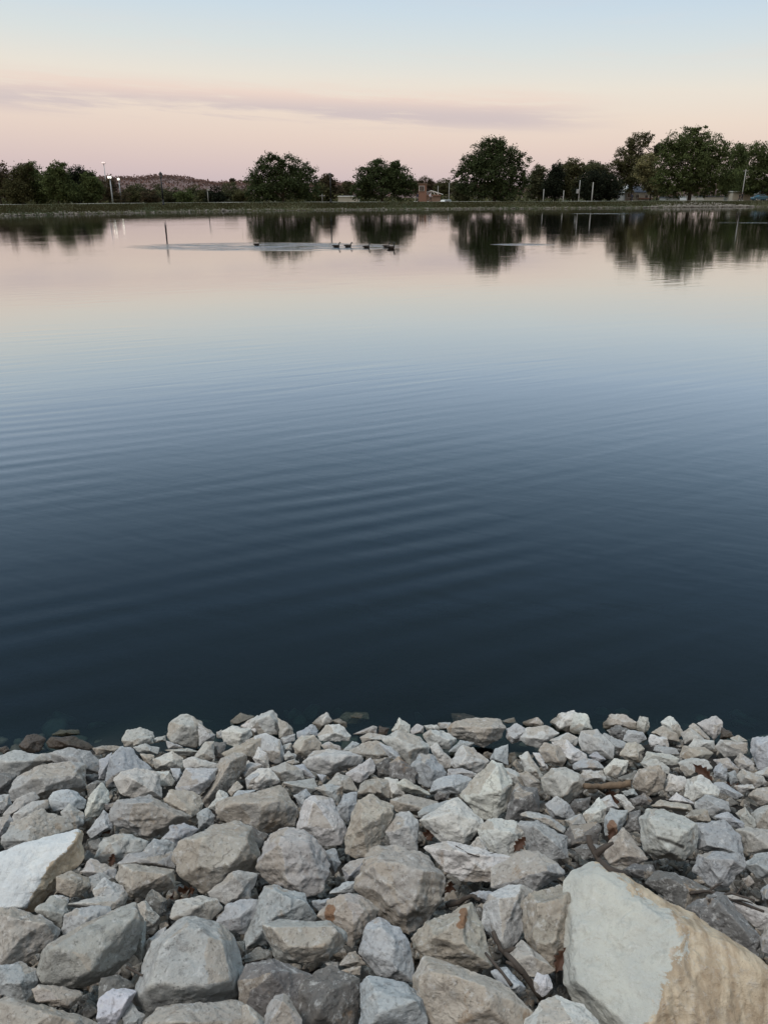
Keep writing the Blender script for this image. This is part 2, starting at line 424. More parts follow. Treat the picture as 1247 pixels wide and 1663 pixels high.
va = t.new('ShaderNodeVolumeAbsorption'); va.inputs['Color'].default_value = (.42, .62, .62, 1); va.inputs['Density'].default_value = 7.0
out = t.new('ShaderNodeOutputMaterial'); t.l.new(ms.outputs[0], out.inputs[0]); t.l.new(va.outputs[0], out.inputs[1])
far_edge = [(xat(px, shore_y(px)), shore_y(px) + 2.2 + .5 * math.sin(px * .017)) for px in LPX]
outline = [(far_edge[0][0], 2.2), (far_edge[-1][0], 2.2)] + list(reversed(far_edge))
wb = MB(); n = len(outline)
wb.V = [(x, y, 0) for x, y in outline] + [(x, y, -2.45) for x, y in outline]
wb.F = [tuple(range(n)), tuple(n + i for i in reversed(range(n)))] + [(i, n + i, n + (i + 1) % n, (i + 1) % n) for i in range(n)]
water = wb.build('water', mw); tag(water, kind='structure')

# ------------------------------------------------------------------ the stones of the near bank, one by one
# each line: crop tone lift | outline | short name used as a landmark | own label      (^x,y,h = a corner of the front face)
TRACED = '''
A g 0 | -30,300 70,262 195,285 225,310 130,372 60,400 -30,370
A d -1 | -30,355 80,385 55,480 0,478 -30,470
A g -1 | 190,278 255,275 270,320 195,322
A g 0 | 245,278 330,247 430,268 490,320 485,375 420,374 350,335 260,320
A g 1 | 50,460 85,390 200,330 330,318 410,335 418,455 330,470 250,505 150,500 60,505 ^150,400,.9 ^370,380,1 ^200,450,.8 | big flat-topped stone at far left | big flat-topped warm grey stone with a straight upper edge at the far left
A g 0 | -20,480 45,475 60,525 20,565 -20,575
A g 1 | 15,575 90,490 165,465 200,490 150,530 60,575 30,590
A g 0 | 55,615 65,570 150,515 235,500 240,540 160,575 100,612
A g -1 | -20,590 50,570 60,605 40,645 10,690 -20,690
A g 1 | 8,700 60,610 190,548 330,590 358,642 250,685 120,742 30,748 | broad pitted grey stone above the white slab | broad pitted grey stone lying just above the long white slab
A b 0 | 235,500 260,465 330,450 385,470 420,505 410,548 370,560 300,525 258,557
A g 0 | 293,562 335,518 408,570 410,612 370,648 318,622
A w 1 | 403,562 440,470 490,418 530,450 522,530 472,590 415,585
A d -1 | 410,380 455,371 480,385 470,408 420,432
A d -1 | 418,432 470,406 512,410 505,452 460,455 430,492
A b 0 | 510,412 530,290 580,252 640,260 700,320 735,362 640,365 560,385 540,442 515,444 | steep pointed blue-grey stone | steep pointed blue-grey stone leaning behind a pale chunky one
A w 1 | 552,408 580,368 660,350 770,372 782,492 720,502 640,503 575,465 ^640,400,1 ^735,460,.6
A b -1 | 480,310 535,278 530,330 515,402 478,402
A g 0 | 585,215 610,168 680,150 742,175 742,205 690,205 645,222 635,252 600,245
A g 0 | 640,218 660,195 740,195 742,228 700,235 645,242
A g -1 | 742,205 800,190 802,218 745,228
A g 0 | 640,248 700,232 770,250 765,282 670,272
A t -1 | 668,275 748,285 747,352 700,322
A g 1 | 805,195 815,130 870,90 920,90 975,128 972,200 947,257 860,242 822,228 ^880,140,1 ^940,150,.8 | round upright boulder at the waterline | round upright grey boulder standing tallest at the waterline left of centre
A g 0 | 958,128 1010,170 1042,187 1032,215 960,245
A g -1 | 800,215 850,230 892,252 810,258
A g -1 | 800,262 900,252 962,268 930,292 850,284
A w 0 | 738,307 830,268 882,302 877,352 750,354
A w -1 | 733,365 820,363 842,410 830,435 775,435 765,400
A b -1 | 820,350 872,346 872,402 845,417
A b 1 | 843,442 900,350 980,375 1050,350 1042,402 970,472 860,482
A w 0 | 878,312 930,293 1052,330 1040,352 980,382 888,347
A g 0 | 938,292 990,223 1037,218 1032,302 990,318 940,303
A d -1 | 1023,225 1092,220 1082,295 1040,302
A w 0 | 1068,172 1120,145 1210,158 1217,192 1150,252 1080,232
A g 0 | 1113,120 1160,83 1227,100 1160,148 1115,143
A g -1 | 1045,175 1070,163 1078,208 1045,202
A w 1 | 1158,147 1240,95 1290,118 1235,195 1215,168
A t 0 | 1068,277 1200,213 1262,203 1242,302 1180,292 1100,304
A t 1 | 973,502 1060,310 1120,273 1192,293 1187,332 1120,432 1008,548 ^1120,310,1 ^1010,480,.9 ^1090,330,.7 | long tan slab tilted on end | long tan slab tilted on end and leaning to the right
A g 0 | 1158,362 1210,316 1262,330 1250,372 1190,402 1163,402
A g 0 | 1183,397 1260,363 1272,457 1198,452
A w 0 | 1003,542 1060,453 1108,480 1098,522 1050,563
A t -1 | 1098,462 1145,408 1178,440 1120,482
A b -1 | 1113,492 1150,455 1232,455 1200,492
T t 2 | 353,1304 372,1296 420,1284 456,1276 475,1299 485,1318 479,1342 455,1353 415,1355 375,1340 355,1323 ^385,1303,.9 ^450,1300,1 ^420,1310,1 | wide stone with a dark tan underside | wide stone with a pale rim and a rough dark tan underside
A t 0 | 788,502 830,448 900,480 945,458 982,510 962,602 930,622 890,592
A b -1 | 953,572 1000,538 1042,582 1032,632 960,642
A g 2 | 518,592 560,508 620,508 720,478 830,560 922,580 870,622 800,652 730,692 650,652 560,622 ^640,520,.9 ^740,510,1 ^840,585,.8 ^620,600,.6 | wide wedge-shaped stone | wide wedge-shaped grey stone tapering to a low point on its right
A b 0 | 423,658 500,553 547,602 542,642 440,688
A d -1 | 503,522 562,512 552,547 508,552
A b 0 | 783,688 820,628 890,612 962,640 930,672 850,742 798,702
A g 0 | 458,782 500,688 600,662 715,700 705,745 600,805 480,805
A d -1 | 428,702 480,688 502,722 470,772 433,742
A b 0 | 638,802 740,688 842,710 855,792 760,835 650,835
T t 1 | 282,1393 295,1364 345,1341 390,1334 413,1345 425,1376 421,1400 396,1440 370,1448 325,1449 299,1431 ^330,1360,1 ^400,1365,.9 ^320,1410,.8 ^380,1400,1 | big blocky stone streaked with tan | big blocky stone with tan streaks over its lumpy front face
A k 0 | 93,242 130,188 180,182 222,205 207,262 150,282 103,262 | black wet stone in the water | black wet stone half sunk in the water beside a flat brown one
A k 1 | 226,225 245,198 350,198 400,215 462,247 430,265 300,265 238,252 | flat wet brown stone | flat wet brown stone lying in the water at the left
A m -1 | 248,190 290,163 385,163 387,187 300,197
A k -1 | -12,250 30,243 57,265 20,285
A t -1 | 448,252 520,238 592,245 560,272 470,285
B w 1 | -5,190 20,120 60,90 130,70 155,110 162,182 100,198 40,197 ^120,95,.9 ^50,120,.9 | smooth pale stone with a sharp peak | smooth pale stone with a sharp peak at the waterline
B t 0 | 153,108 200,130 230,165 222,192 160,203
B g -1 | -12,95 35,90 32,117 0,122
B w 0 | 316,132 385,80 422,120 400,147 350,168
B t -1 | 413,118 450,110 487,130 487,157 443,152
B m 0 | 450,105 480,76 585,80 592,112 540,138 478,132 | mossy green stone at the water's edge | dark mossy green stone sitting in the water just off the bank
B b 0 | 241,177 320,140 352,165 347,192 290,208 248,203
B w 1 | 343,192 390,138 450,133 502,190 492,218 430,218 358,218
B b -1 | 163,205 240,180 237,218 180,233
B t 0 | 220,242 265,193 330,188 367,230 357,262 290,293 238,283 | rusty brown stone near the waterline | rough rusty brown stone tucked below the pale peaked one
B g -1 | 358,237 400,220 455,245 452,268 380,265
B w 0 | 33,195 100,181 165,213 187,290 172,328 120,322 60,262
B t 0 | -22,270 0,218 40,198 92,225 62,262 20,318 -22,318
B w 0 | 33,302 60,248 102,280 113,355 50,333
B g -1 | 176,237 215,228 220,264 180,270
B g -1 | 178,287 205,263 242,285 237,308 190,313
B g -1 | 188,317 235,303 262,320 225,338
B w 2 | 271,322 320,273 400,256 490,266 567,300 542,332 440,378 360,382 288,347 ^330,295,1 ^500,290,.9 ^420,330,1 | long lens-shaped pale stone | long lens-shaped pale stone lying level with a ridge along it
B g 0 | 113,347 190,318 270,360 283,402 200,418 163,412 118,367
B b -1 | 228,337 275,328 337,397 320,403 280,383
B g 0 | 173,417 330,398 347,452 300,478 228,468
B g -1 | -22,330 10,313 62,345 0,403 -22,397
B w 1 | -3,402 60,343 120,348 163,415 110,433 50,458 5,443
B g 0 | 383,432 440,370 500,388 542,457 490,472 418,433
B b 0 | 328,442 370,428 470,431 437,478 442,533 378,473
B b -1 | 228,480 290,445 312,482 267,553 243,512
B b 0 | 433,542 470,473 537,460 532,522 490,612 438,572
B w 1 | 483,372 600,298 627,330 612,372 547,422 488,392
B t 0 | 488,272 560,228 640,213 702,260 692,293 620,312 568,297
B d 0 | 598,307 690,298 695,385 640,398 608,372
B b 0 | 638,227 700,248 747,295 742,313 690,303
B d 1 | 688,322 740,293 827,370 818,427 760,412 693,402 | dark brown pitted stone | dark brown pitted stone in the middle of the paler ones
B w 1 | 653,217 720,166 830,198 887,245 883,292 792,338 738,287 ^720,200,.9 ^850,250,.8 ^780,260,1 | pale roof-shaped stone | pale stone shaped like a low roof with a brown gable underneath
B g -1 | 548,200 590,176 662,190 692,210 640,217 560,228
B g 0 | 513,185 610,143 632,150 627,182 550,193
B b -1 | 463,268 510,216 552,230 500,273
B w 0 | 703,167 735,103 792,140 787,182 720,183
B k -1 | 628,187 645,148 692,155 677,188
B g -1 | 788,167 820,135 857,145 852,182 798,187
B w 1 | 848,187 880,158 950,166 1017,215 982,262 900,258 868,228
B w -1 | 853,142 920,138 932,167 870,167
B w -1 | 923,130 987,128 987,167 930,162
B k 0 | 988,85 1050,83 1107,105 1080,128 998,128 | reddish brown wet stone at the waterline | small reddish brown wet stone poking up behind the waterline stones
B t 2 | 970,157 1010,123 1100,108 1220,113 1250,150 1222,207 1150,252 1050,218 988,192 ^1030,150,1 ^1200,150,1 ^1100,180,1 | big flat oval stone at the waterline | big flat oval stone with a chalky top and brown underside at the waterline
B b 1 | 788,342 840,280 900,288 967,370 942,412 880,448 828,422 ^850,320,1 ^900,360,.9 | crumbly blue-grey stone | crumbly blue-grey stone with a rough broken face
B w 0 | 886,247 920,228 992,310 982,352 928,347
B w 1 | 983,322 1040,238 1090,243 1168,315 1122,373 1008,352
B b 0 | 973,272 1030,213 1097,228 1080,247 1020,273
B b -1 | 1173,302 1200,253 1262,233 1262,333 1188,327
B w 2 | 1033,482 1090,398 1180,313 1242,328 1285,420 1272,522 1202,593 1148,602 1058,522 ^1200,345,.8 ^1230,450,1 ^1120,480,.8 | tall smooth boulder like a shark fin | tall smooth cream boulder rising to a point like a shark fin
B b 0 | 876,467 920,398 1000,376 1083,400 1040,473 960,453
B d 0 | 903,480 930,455 983,465 972,502 913,508
B g -1 | 963,385 970,353 1050,353 1113,375 1070,403
B w 0 | 728,422 760,398 880,463 892,483 790,473 748,453
B w 0 | 663,392 730,398 762,473 700,493
B t 0 | 533,467 560,408 640,396 692,410 687,493 600,483
B t 2 | 468,712 500,588 540,498 610,478 702,530 707,572 640,733 570,773 528,787 478,762 ^560,540,.7 ^660,560,.8 ^560,640,1 | large brownish stone tilted on its end | large brownish stone tilted on its end with a flat front face
B t 0 | 688,502 780,476 928,510 903,563 830,573 718,563
B g 1 | 663,652 720,563 780,556 827,600 823,742 780,743 688,713 | stone with black pitted edges | upright stone with black pitted edges and a pale middle
B w 2 | 830,600 1020,488 1142,600 1143,632 1032,748 958,723 ^870,590,.7 ^1000,560,1 ^1040,690,.6 | pale box-shaped stone | pale box-shaped stone with a corner pointing toward the lake
B b 0 | 826,562 870,528 992,498 905,583 865,598 828,583
T w 1 | 775,1346 790,1331 815,1329 840,1334 861,1352 853,1373 830,1396 805,1399 784,1381 ^800,1345,.9 ^835,1355,.9 ^800,1375,.7
B w 2 | 243,642 280,498 340,476 412,490 452,570 482,640 462,713 380,733 268,663 ^330,510,1 ^290,630,.8 ^420,640,.8 | stout pale boulder with one shoulder | stout pale boulder with one sloping shoulder beside the tilted brownish stone
T g 2 | 418,1401 435,1354 465,1342 496,1349 521,1375 537,1406 531,1442 505,1457 474,1453 439,1436 419,1416 ^450,1370,1 ^500,1375,.9 ^470,1430,.7 | big rounded light grey boulder | big rounded light grey boulder with a scooped lower edge
B d 0 | -5,692 -5,618 60,668 112,668 82,752 20,762
B b 0 | 378,747 430,733 452,800 430,852 388,802
T t 3 | 577,1426 590,1389 610,1372 650,1374 690,1389 723,1425 721,1451 695,1497 665,1514 630,1502 597,1466 577,1446 ^600,1400,.9 ^700,1420,.9 ^660,1490,.8 ^640,1400,1 | big veined grey-brown boulder in the middle | big grey-brown boulder with a raised vein across it in the middle foreground
T w -1 | 690,1376 720,1364 780,1379 830,1394 836,1411 800,1431 750,1433 720,1411 | cracked white stone set low | cracked white stone set low between the big boulders
B g 0 | 1058,742 1120,678 1132,720 1172,762 1100,773
B b -1 | 338,375 390,383 370,423
C w 1 | 260,120 300,78 372,68 385,130 345,172 290,162 | round knobbly pair of stones at the waterline | left half of the round knobbly pair at the waterline right of centre
C w 1 | 368,73 430,88 452,155 400,177 343,165
C t 0 | 133,120 205,95 232,125 222,142 150,137
C w -1 | 33,115 95,98 107,125 60,133
C b 0 | 58,150 110,123 162,150 132,203 90,218 62,192
C w 1 | 123,192 150,143 250,135 302,170 262,203 210,238 148,223
C w 0 | 253,202 340,165 387,190 377,228 300,223
C w 1 | 268,210 330,203 422,265 417,303 350,308 288,240
C t 0 | 206,247 230,210 300,223 337,290 312,323 238,303
C w 1 | 386,202 400,163 470,148 547,230 547,288 480,278 398,248 ^450,180,.9 ^500,250,.7
C t 1 | 501,122 530,83 590,83 647,120 642,153 560,151 503,148 | yellowish stone at the waterline | rounded yellowish stone on the waterline above a darker one
C d 0 | 513,157 560,133 622,155 602,203 538,193
C b 0 | 588,202 610,153 682,165 697,192 650,223
C w 0 | 643,132 665,93 702,100 712,145 680,178 648,157
C t 0 | 713,167 770,133 832,170 847,208 788,208
C w 0 | 760,122 800,86 842,130 863,170 842,193 778,142
C w 0 | 703,207 715,173 792,193 797,238 713,233
C b -1 | 488,202 500,166 602,215 602,248 558,263
C t 0 | 568,267 600,213 650,208 687,240 672,303 618,303
C g 0 | 848,172 890,143 952,190 962,208 868,218
C t 0 | 883,137 910,120 982,190 982,208 928,183
C w 1 | 923,127 1010,90 1037,120 1032,167 1000,198 968,172 | white upright stone nearest the lake | white upright stone standing nearest the lake at the right
C k -1 | 1033,140 1080,163 1093,192 1028,198
C g -1 | 1072,192 1110,176 1158,205 1100,218
C w 0 | 883,227 910,193 1002,203 1007,243 898,248
C t 1 | 843,277 860,226 960,233 1002,260 962,298 878,293
C g 0 | 1003,232 1030,198 1080,213 1152,213 1152,263 1050,278
C b 1 | 1166,252 1175,193 1247,183 1285,190 1285,333 1198,338 | blue-grey block at the right end of the waterline | tall blue-grey block at the right end of the waterline
C g 0 | 1090,292 1120,260 1187,310 1187,343 1118,338
C g 0 | 1103,362 1130,333 1222,365 1237,392 1190,418 1118,393
C w -1 | 1183,350 1247,323 1283,330 1283,373 1198,368
C w 0 | 836,302 900,278 972,290 992,330 940,363 878,368 | pale stone holding a dead leaf | pale stone with a curled dead leaf lying against its right side
C g -1 | 998,292 1060,278 1117,330 1102,353 1038,333
C b 0 | 998,332 1030,300 1057,325 1057,383 998,373
C b -1 | 1058,347 1095,338 1117,385 1075,408
C b -1 | 723,247 740,223 832,240 842,265 758,268
C w 0 | 668,312 700,253 800,263 842,290 832,313 718,303
C g -1 | 663,302 740,283 802,330 802,358 698,333
C b -1 | 428,272 470,250 512,290 480,303
C b 0 | 363,312 420,278 480,298 507,330 430,348 368,333
C w 1 | 503,332 550,283 612,295 607,347 550,373 508,353 ^545,310,1 ^590,330,.7
C w 1 | 393,372 410,338 490,338 514,370 502,393 408,391 | small white stone on the driftwood | small white stone resting at the end of the driftwood
C w 1 | 116,272 160,251 227,360 217,383 148,343
C w 0 | 178,257 210,253 252,330 228,343
C w 2 | 218,372 260,326 330,323 392,360 420,415 330,498 278,463 228,433 ^270,350,.9 ^380,390,.9 ^320,460,.9 ^300,340,.95 | smooth flat-faced white stone | smooth white stone with one flat tilted face like a shield
C t -1 | 118,352 150,338 217,390 217,433 158,433
C w 0 | 38,322 100,338 152,375 142,413 68,383
C d 0 | 55,562 80,448 110,398 202,418 212,523 90,573 | dark crumbly stone | dark crumbly stone to the right of the shark-fin boulder
C t 2 | 628,397 660,328 762,310 787,370 772,423 700,448 648,423 ^680,345,1 ^750,350,1 ^700,410,.8 | faceted tan stone by the driftwood | faceted tan stone lying against the right end of the driftwood
C w 0 | 773,387 800,353 872,368 877,412 840,438 778,428
C d -1 | 558,372 650,343 642,388 588,388
C w 1 | 863,452 880,378 940,355 1032,430 1012,458 898,478
C b -1 | 988,402 1040,388 1132,450 1100,468 1018,433
C w -1 | 1088,407 1180,398 1192,420 1120,443
C t 0 | 1158,452 1190,418 1283,408 1283,503 1198,503
C w -1 | 793,472 830,438 917,490 860,498
C b 1 | 908,492 960,448 1070,478 1077,522 1010,563 928,523
C t -1 | 718,497 760,470 892,493 903,523 778,518
C t 0 | 863,547 920,510 972,518 987,567 928,578
C d 0 | 618,467 680,441 727,475 712,498 638,503
C b -1 | 578,432 640,418 652,450 598,458
C w 0 | 548,452 590,443 647,510 608,528
C w -1 | 478,472 530,448 572,510 508,518
C w 0 | 408,537 480,458 512,510 507,573 428,583
C d -1 | 343,502 370,468 442,458 432,513 378,533
C b 0 | 238,492 290,453 332,480 373,540 362,563 268,558
C b 1 | 501,563 530,513 612,518 602,573 560,643 508,633 | stone with a rusty stain | stone with a bluish top and a rusty stain down its front
C d 0 | 583,602 620,523 667,515 667,613 618,623
T w 3 | 1038,1324 1047,1312 1076,1313 1113,1328 1132,1341 1131,1376 1105,1399 1066,1396 1043,1378 ^1065,1350,1 ^1120,1350,.9 ^1085,1385,.8 ^1050,1325,.8 | big cream block with a dark slit | big cream block with a dark slit across its front face
C b 0 | 908,582 1040,553 1122,630 1132,733 1040,723 928,693 | big smooth blue-grey stone right of the block | big smooth blue-grey stone behind the cream block with the slit
C b 0 | 998,547 1060,521 1138,580 1132,603 1078,593
C g -1 | 1098,532 1140,498 1187,560 1187,603 1138,593
C g 0 | 1168,532 1190,518 1283,478 1283,613 1188,603
C g 0 | 1093,607 1140,593 1283,608 1283,713 1148,713
F b 1 | 903,62 930,0 1000,-22 1100,-17 1137,10 1137,52 1062,148 998,153 ^960,10,1 ^1100,20,.9 ^1020,110,.8 | blue-grey boulder near the right edge | rough blue-grey boulder near the right edge above black twigs
F b 0 | 1133,42 1180,-2 1283,-22 1283,93 1198,103
C t 1 | 498,717 520,663 590,598 702,740 640,773 528,763 ^590,640,1 ^610,730,.9 | small tan pyramid stone | tan stone shaped like a pyramid beside the cream block
C d 0 | 323,632 350,588 470,573 487,600 472,673 400,683 338,693
C d -1 | 358,692 430,668 502,680 502,723 418,743
C g 1 | 108,582 200,563 330,638 338,733 260,743 148,693 ^200,600,1 ^290,680,.8
C g 0 | 118,540 150,523 262,543 332,600 320,622 240,592
C g -1 | 328,562 400,533 422,580 348,593
F g 1 | -5,62 100,-12 200,-22 312,50 333,82 240,133 180,168 120,137 -5,143 | broad lumpy grey stone above the giant slab | broad lumpy grey stone just above the tip of the giant slab
F w 1 | -48,232 -20,168 30,148 130,130 180,167 142,232 147,332 60,443 -10,373 -48,312 ^30,190,1 ^110,180,.9 ^40,380,.7 | smooth cream stone with a bumped top | smooth cream stone with a bumped top beside the leaning five-sided one
F t 3 | 138,215 180,168 352,131 410,270 342,442 280,517 208,462 143,372 ^200,200,1 ^330,180,.9 ^290,400,.9 ^200,400,.8 | five-sided stone leaning on the giant slab | five-sided tan and grey stone leaning on the left side of the giant slab
F t -1 | 73,452 130,378 190,440 292,520 230,548 128,543
F l 0 | 185,562 200,528 252,533 272,600 230,643 193,612 | small lilac-white stone in the dark gap | small lilac-white stone in the dark gap left of the giant slab
F w 1 | 108,777 220,678 290,630 400,668 482,750 495,850 108,850 | smooth cream stone at the bottom edge | smooth cream rounded stone at the bottom just left of the giant slab
F b -1 | -12,522 60,501 112,560 152,600 120,623 28,603
T t 2 | 669,1593 692,1554 720,1561 798,1588 840,1622 863,1647 850,1680 702,1680 680,1634 ^700,1580,.9 ^780,1600,1 ^800,1640,.9 | large sloping tan stone at the bottom | large tan stone at the bottom sloping down to the right
F d 1 | 685,122 740,68 832,78 1003,160 902,213 860,243 748,173 ^780,100,1 ^900,150,.9 | cracked grey and white stone behind the giant slab | cracked dark stone with white streaks lying right behind the giant slab
F d 1 | 863,237 960,173 1022,163 1122,260 1218,382 1202,453 1100,403 938,292 ^1010,200,1 ^1130,330,.9 | brown and grey stone sloping along the giant slab | brown and grey stone sloping down along the right side of the giant slab
F w 0 | 1018,168 1110,178 1285,258 1285,333 1198,333 1118,258
F g 0 | 1203,372 1247,308 1285,308 1285,463 1218,433
F d 0 | 598,62 640,31 722,43 742,77 690,108 623,88
F t 0 | 1123,102 1160,88 1182,120 1150,143 | little tan stone among the twigs | little tan stone among the black twigs near the right edge
F b 0 | 1203,162 1240,128 1285,128 1285,213 1218,203
D t 0 | 273,102 340,73 427,105 432,152 390,193 340,203 278,173 | tan stone touching the white slab | squat tan stone touching the lower right of the white slab
D g 0 | 388,77 440,13 557,60 562,113 480,88 428,97
D g -1 | 423,102 480,78 542,105 500,153 430,183
D w 0 | 448,167 510,106 592,140 622,180 602,223 520,193 458,203
D g 0 | 328,232 450,213 600,168 622,210 560,273 400,253
D g 1 | 173,262 240,198 320,208 338,290 312,353 248,313
D w -1 | 233,212 260,185 342,200 337,228
D b 0 | 298,387 310,288 370,253 532,238 542,292 430,343 320,395
D t 1 | 561,112 575,43 700,38 842,70 848,153 730,195 640,203 618,192 ^640,70,.9 ^800,90,1 ^640,170,.8 | brick-shaped grey stone | brick-shaped brownish grey stone beside the tan-streaked blocky one
D g 0 | 558,42 620,-12 842,-22 847,62 720,43
D g 1 | 998,182 1060,138 1120,76 1242,88 1202,213 1110,233 1018,223 ^1130,100,.9 ^1180,170,.8
D g 0 | 823,302 840,218 980,188 1052,208 1077,252 1012,318 858,313
D d 0 | 698,217 735,161 807,215 802,283 758,303
D w 0 | 638,242 700,213 772,290 742,343 688,343
D b 0 | 1038,322 1090,233 1247,203 1262,272 1182,383 1098,353
E b 0 | -22,472 30,258 90,148 140,138 272,183 347,285 342,313 100,323 70,433 ^130,170,1 ^120,300,.9 ^290,220,.8 | pale stone with a bluish left side | pale stone with a bluish left side behind the flat-topped speckled one
D d -1 | 1138,407 1180,408 1192,483 1158,493
D g 3 | 176,563 190,488 240,428 430,318 642,223 682,290 692,333 655,463 560,563 400,638 218,618 ^240,440,1 ^420,480,1 ^430,560,.9 ^650,300,.8 ^400,380,.8 | big boulder with a flat shaded end | big boulder like a loaf with a flat shaded end toward the left
D g 0 | 653,312 705,318 702,473 680,513 648,463
D t 1 | -22,268 20,253 200,278 292,360 260,413 110,518 -22,523 ^60,300,.9 ^220,330,.9 ^60,450,.6 | tan-grey stone under the white slab | wrinkled tan-grey stone just under the white slab at the left edge
D b 0 | -22,532 90,508 175,543 202,600 120,703 -22,663
D t 1 | 148,642 190,620 390,648 402,680 340,733 178,703
D l 1 | 463,792 470,688 540,638 600,653 662,650 620,733 560,815 488,815 | crystalline lilac-white stone | rough crystalline lilac-white stone deep between two big boulders
D d -1 | 473,692 490,588 580,568 652,628 640,663 538,643
D b -1 | 588,772 640,710 702,770 680,833 598,823
D g 3 | 653,702 680,558 760,398 880,296 1040,318 1132,390 1183,560 1142,693 960,733 830,725 710,760 ^780,430,.9 ^900,340,.9 ^1080,400,.9 ^1120,600,.8 ^720,620,.9 ^1000,620,1 | largest round boulder at lower left | largest round boulder at lower left with a pitted pale face
D g 0 | 703,512 710,398 800,343 802,362 740,433 730,523
D t 3 | -22,692 40,678 240,738 400,775 510,830 500,900 -22,900 | long tan stone in the bottom left corner | long layered tan stone in the bottom left corner
D t 2 | 678,850 690,808 760,728 900,718 1140,693 1285,793 1285,880 690,880 | speckled tan stone at the bottom edge | speckled tan stone cut by the bottom edge under the largest round boulder
T d 1 | 387,1595 400,1566 444,1556 510,1586 500,1640 450,1662 390,1636 ^440,1580,1 | dark brown boulder in the front | dark brown boulder in the front with a small pale stone before it
T d 0 | 480,1608 516,1574 537,1568 586,1589 584,1630 570,1680 486,1680
D d -1 | 1158,502 1247,438 1332,468 1332,513 1198,518
E g 3 | 73,342 150,310 420,313 487,370 482,423 400,503 290,533 170,518 108,433 ^130,350,.8 ^440,360,.9 ^190,440,1 ^380,440,1 | flat-topped speckled stone | flat-topped speckled stone with a straight dark upper edge and curved underside
E t 1 | 343,292 400,208 490,173 582,200 642,260 602,313 560,373 510,443 480,343 420,318 ^480,220,1 ^560,250,.9 ^520,330,.9 | small brown-sided stone against the veined boulder | stone with a brown left side against the big veined boulder
E b 0 | 316,217 400,203 402,243 350,273
E b 0 | 463,62 500,23 582,8 562,62 530,113 478,123
E b -1 | 398,182 460,128 532,123 532,173 440,193
E b 2 | 543,443 570,338 640,298 732,343 777,400 802,500 792,603 680,593 600,543 548,473 ^640,340,1 ^720,400,.9 ^620,480,.8 ^720,540,.8 | egg-shaped grey stone | egg-shaped grey stone standing below the veined boulder
E t 2 | 795,402 860,318 960,338 1082,220 1132,300 1182,530 1090,558 1000,513 870,483 808,453 ^1070,270,.9 ^900,400,.9 ^1080,450,1 | peaked stone with rust marks | peaked yellowish stone with two rust-brown marks near its tip
E t 0 | 448,527 490,468 530,455 582,525 500,538
E t -1 | 453,552 550,530 552,577 480,578
E b 2 | 548,622 580,588 690,598 792,623 862,690 873,800 850,880 548,880 ^600,650,.9 ^820,700,.9 ^650,760,1 | pitted bluish stone at the bottom centre | pitted bluish-topped stone at the bottom centre
E g 3 | 88,772 130,678 175,660 222,700 268,790 270,870 80,870 ^175,700,1 | small pale egg-like stone in front | small pale egg-like stone in front of the dark brown boulder
E g 2 | -22,718 0,713 102,800 110,870 -22,870
E d 0 | -5,482 70,438 122,470 128,513 -5,513
E g -1 | 378,512 445,508 447,563 398,543
E b 0 | 1073,182 1140,163 1202,180 1202,223 1108,223
'''
SLAB_RIGHT = [(916, 1433), (958, 1401), (983, 1408), (1030, 1430), (1105, 1480), (1144, 1498), (1198, 1533), (1258, 1580), (1290, 1690), (1050, 1690), (1030, 1688), (968, 1673), (922, 1619), (915, 1587), (945, 1538), (936, 1482)]
SLAB_LEFT = [(-34, 1400), (55, 1366), (112, 1350), (140, 1352), (143, 1385), (130, 1406), (95, 1440), (57, 1482), (36, 1484), (-34, 1486)]

CROPS = {'A': (0, 1130, 420 / 1247), 'B': (400, 1130, 420 / 1247), 'C': (800, 1130, 447 / 1247), 'D': (0, 1390, 420 / 1247),
         'E': (400, 1390, 420 / 1247), 'F': (800, 1390, 447 / 1247), 'T': (0, 0, 1)}
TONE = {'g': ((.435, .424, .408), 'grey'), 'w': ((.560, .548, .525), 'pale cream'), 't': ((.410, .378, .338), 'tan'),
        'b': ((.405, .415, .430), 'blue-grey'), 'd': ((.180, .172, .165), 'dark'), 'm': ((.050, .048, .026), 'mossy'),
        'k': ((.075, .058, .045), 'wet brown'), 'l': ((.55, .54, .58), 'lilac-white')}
SLOPE_N = Vector((0, .4, 1)).normalized()
CAMP = Vector((0, 0, CAM_H))

_ico = {}
def ico(n):
    if n not in _ico:
        bm = bmesh.new(); bmesh.ops.create_icosphere(bm, subdivisions=n, radius=1.0)
        V = np.array([v.co[:] for v in bm.verts], dtype=np.float32)
        F = np.array([[v.index for v in f.verts] for f in bm.faces], dtype=np.int32); bm.free()
        _ico[n] = (V, F)
    return _ico[n]

def hull_planes(pts):
    """face normals of the convex hull with their support distances; slivers and near-parallel faces merged"""
    bm = bmesh.new()
    for p in pts: bm.verts.new(p)
    bmesh.ops.convex_hull(bm, input=bm.verts)
    faces = [(f.calc_area(), f.normal.copy(), f.calc_center_median()) for f in bm.faces]
    bm.free()
    tot = sum(a for a, n, c in faces); faces.sort(key=lambda f: -f[0])
    A = np.array([q[:] for q in pts], dtype=np.float32)
    N, D = [], []
    for a, n, c in faces:
        if a < tot * .0008 or n.length < .5: continue
        n = n.normalized()
        if n.dot(c) < 0: n = -n
        if any(m.dot(n) > .985 for m in N): continue
        N.append(n); D.append(float((A @ np.array(n[:], dtype=np.float32)).max()))
    return np.array([n[:] for n in N], dtype=np.float32), np.array(D, dtype=np.float32)

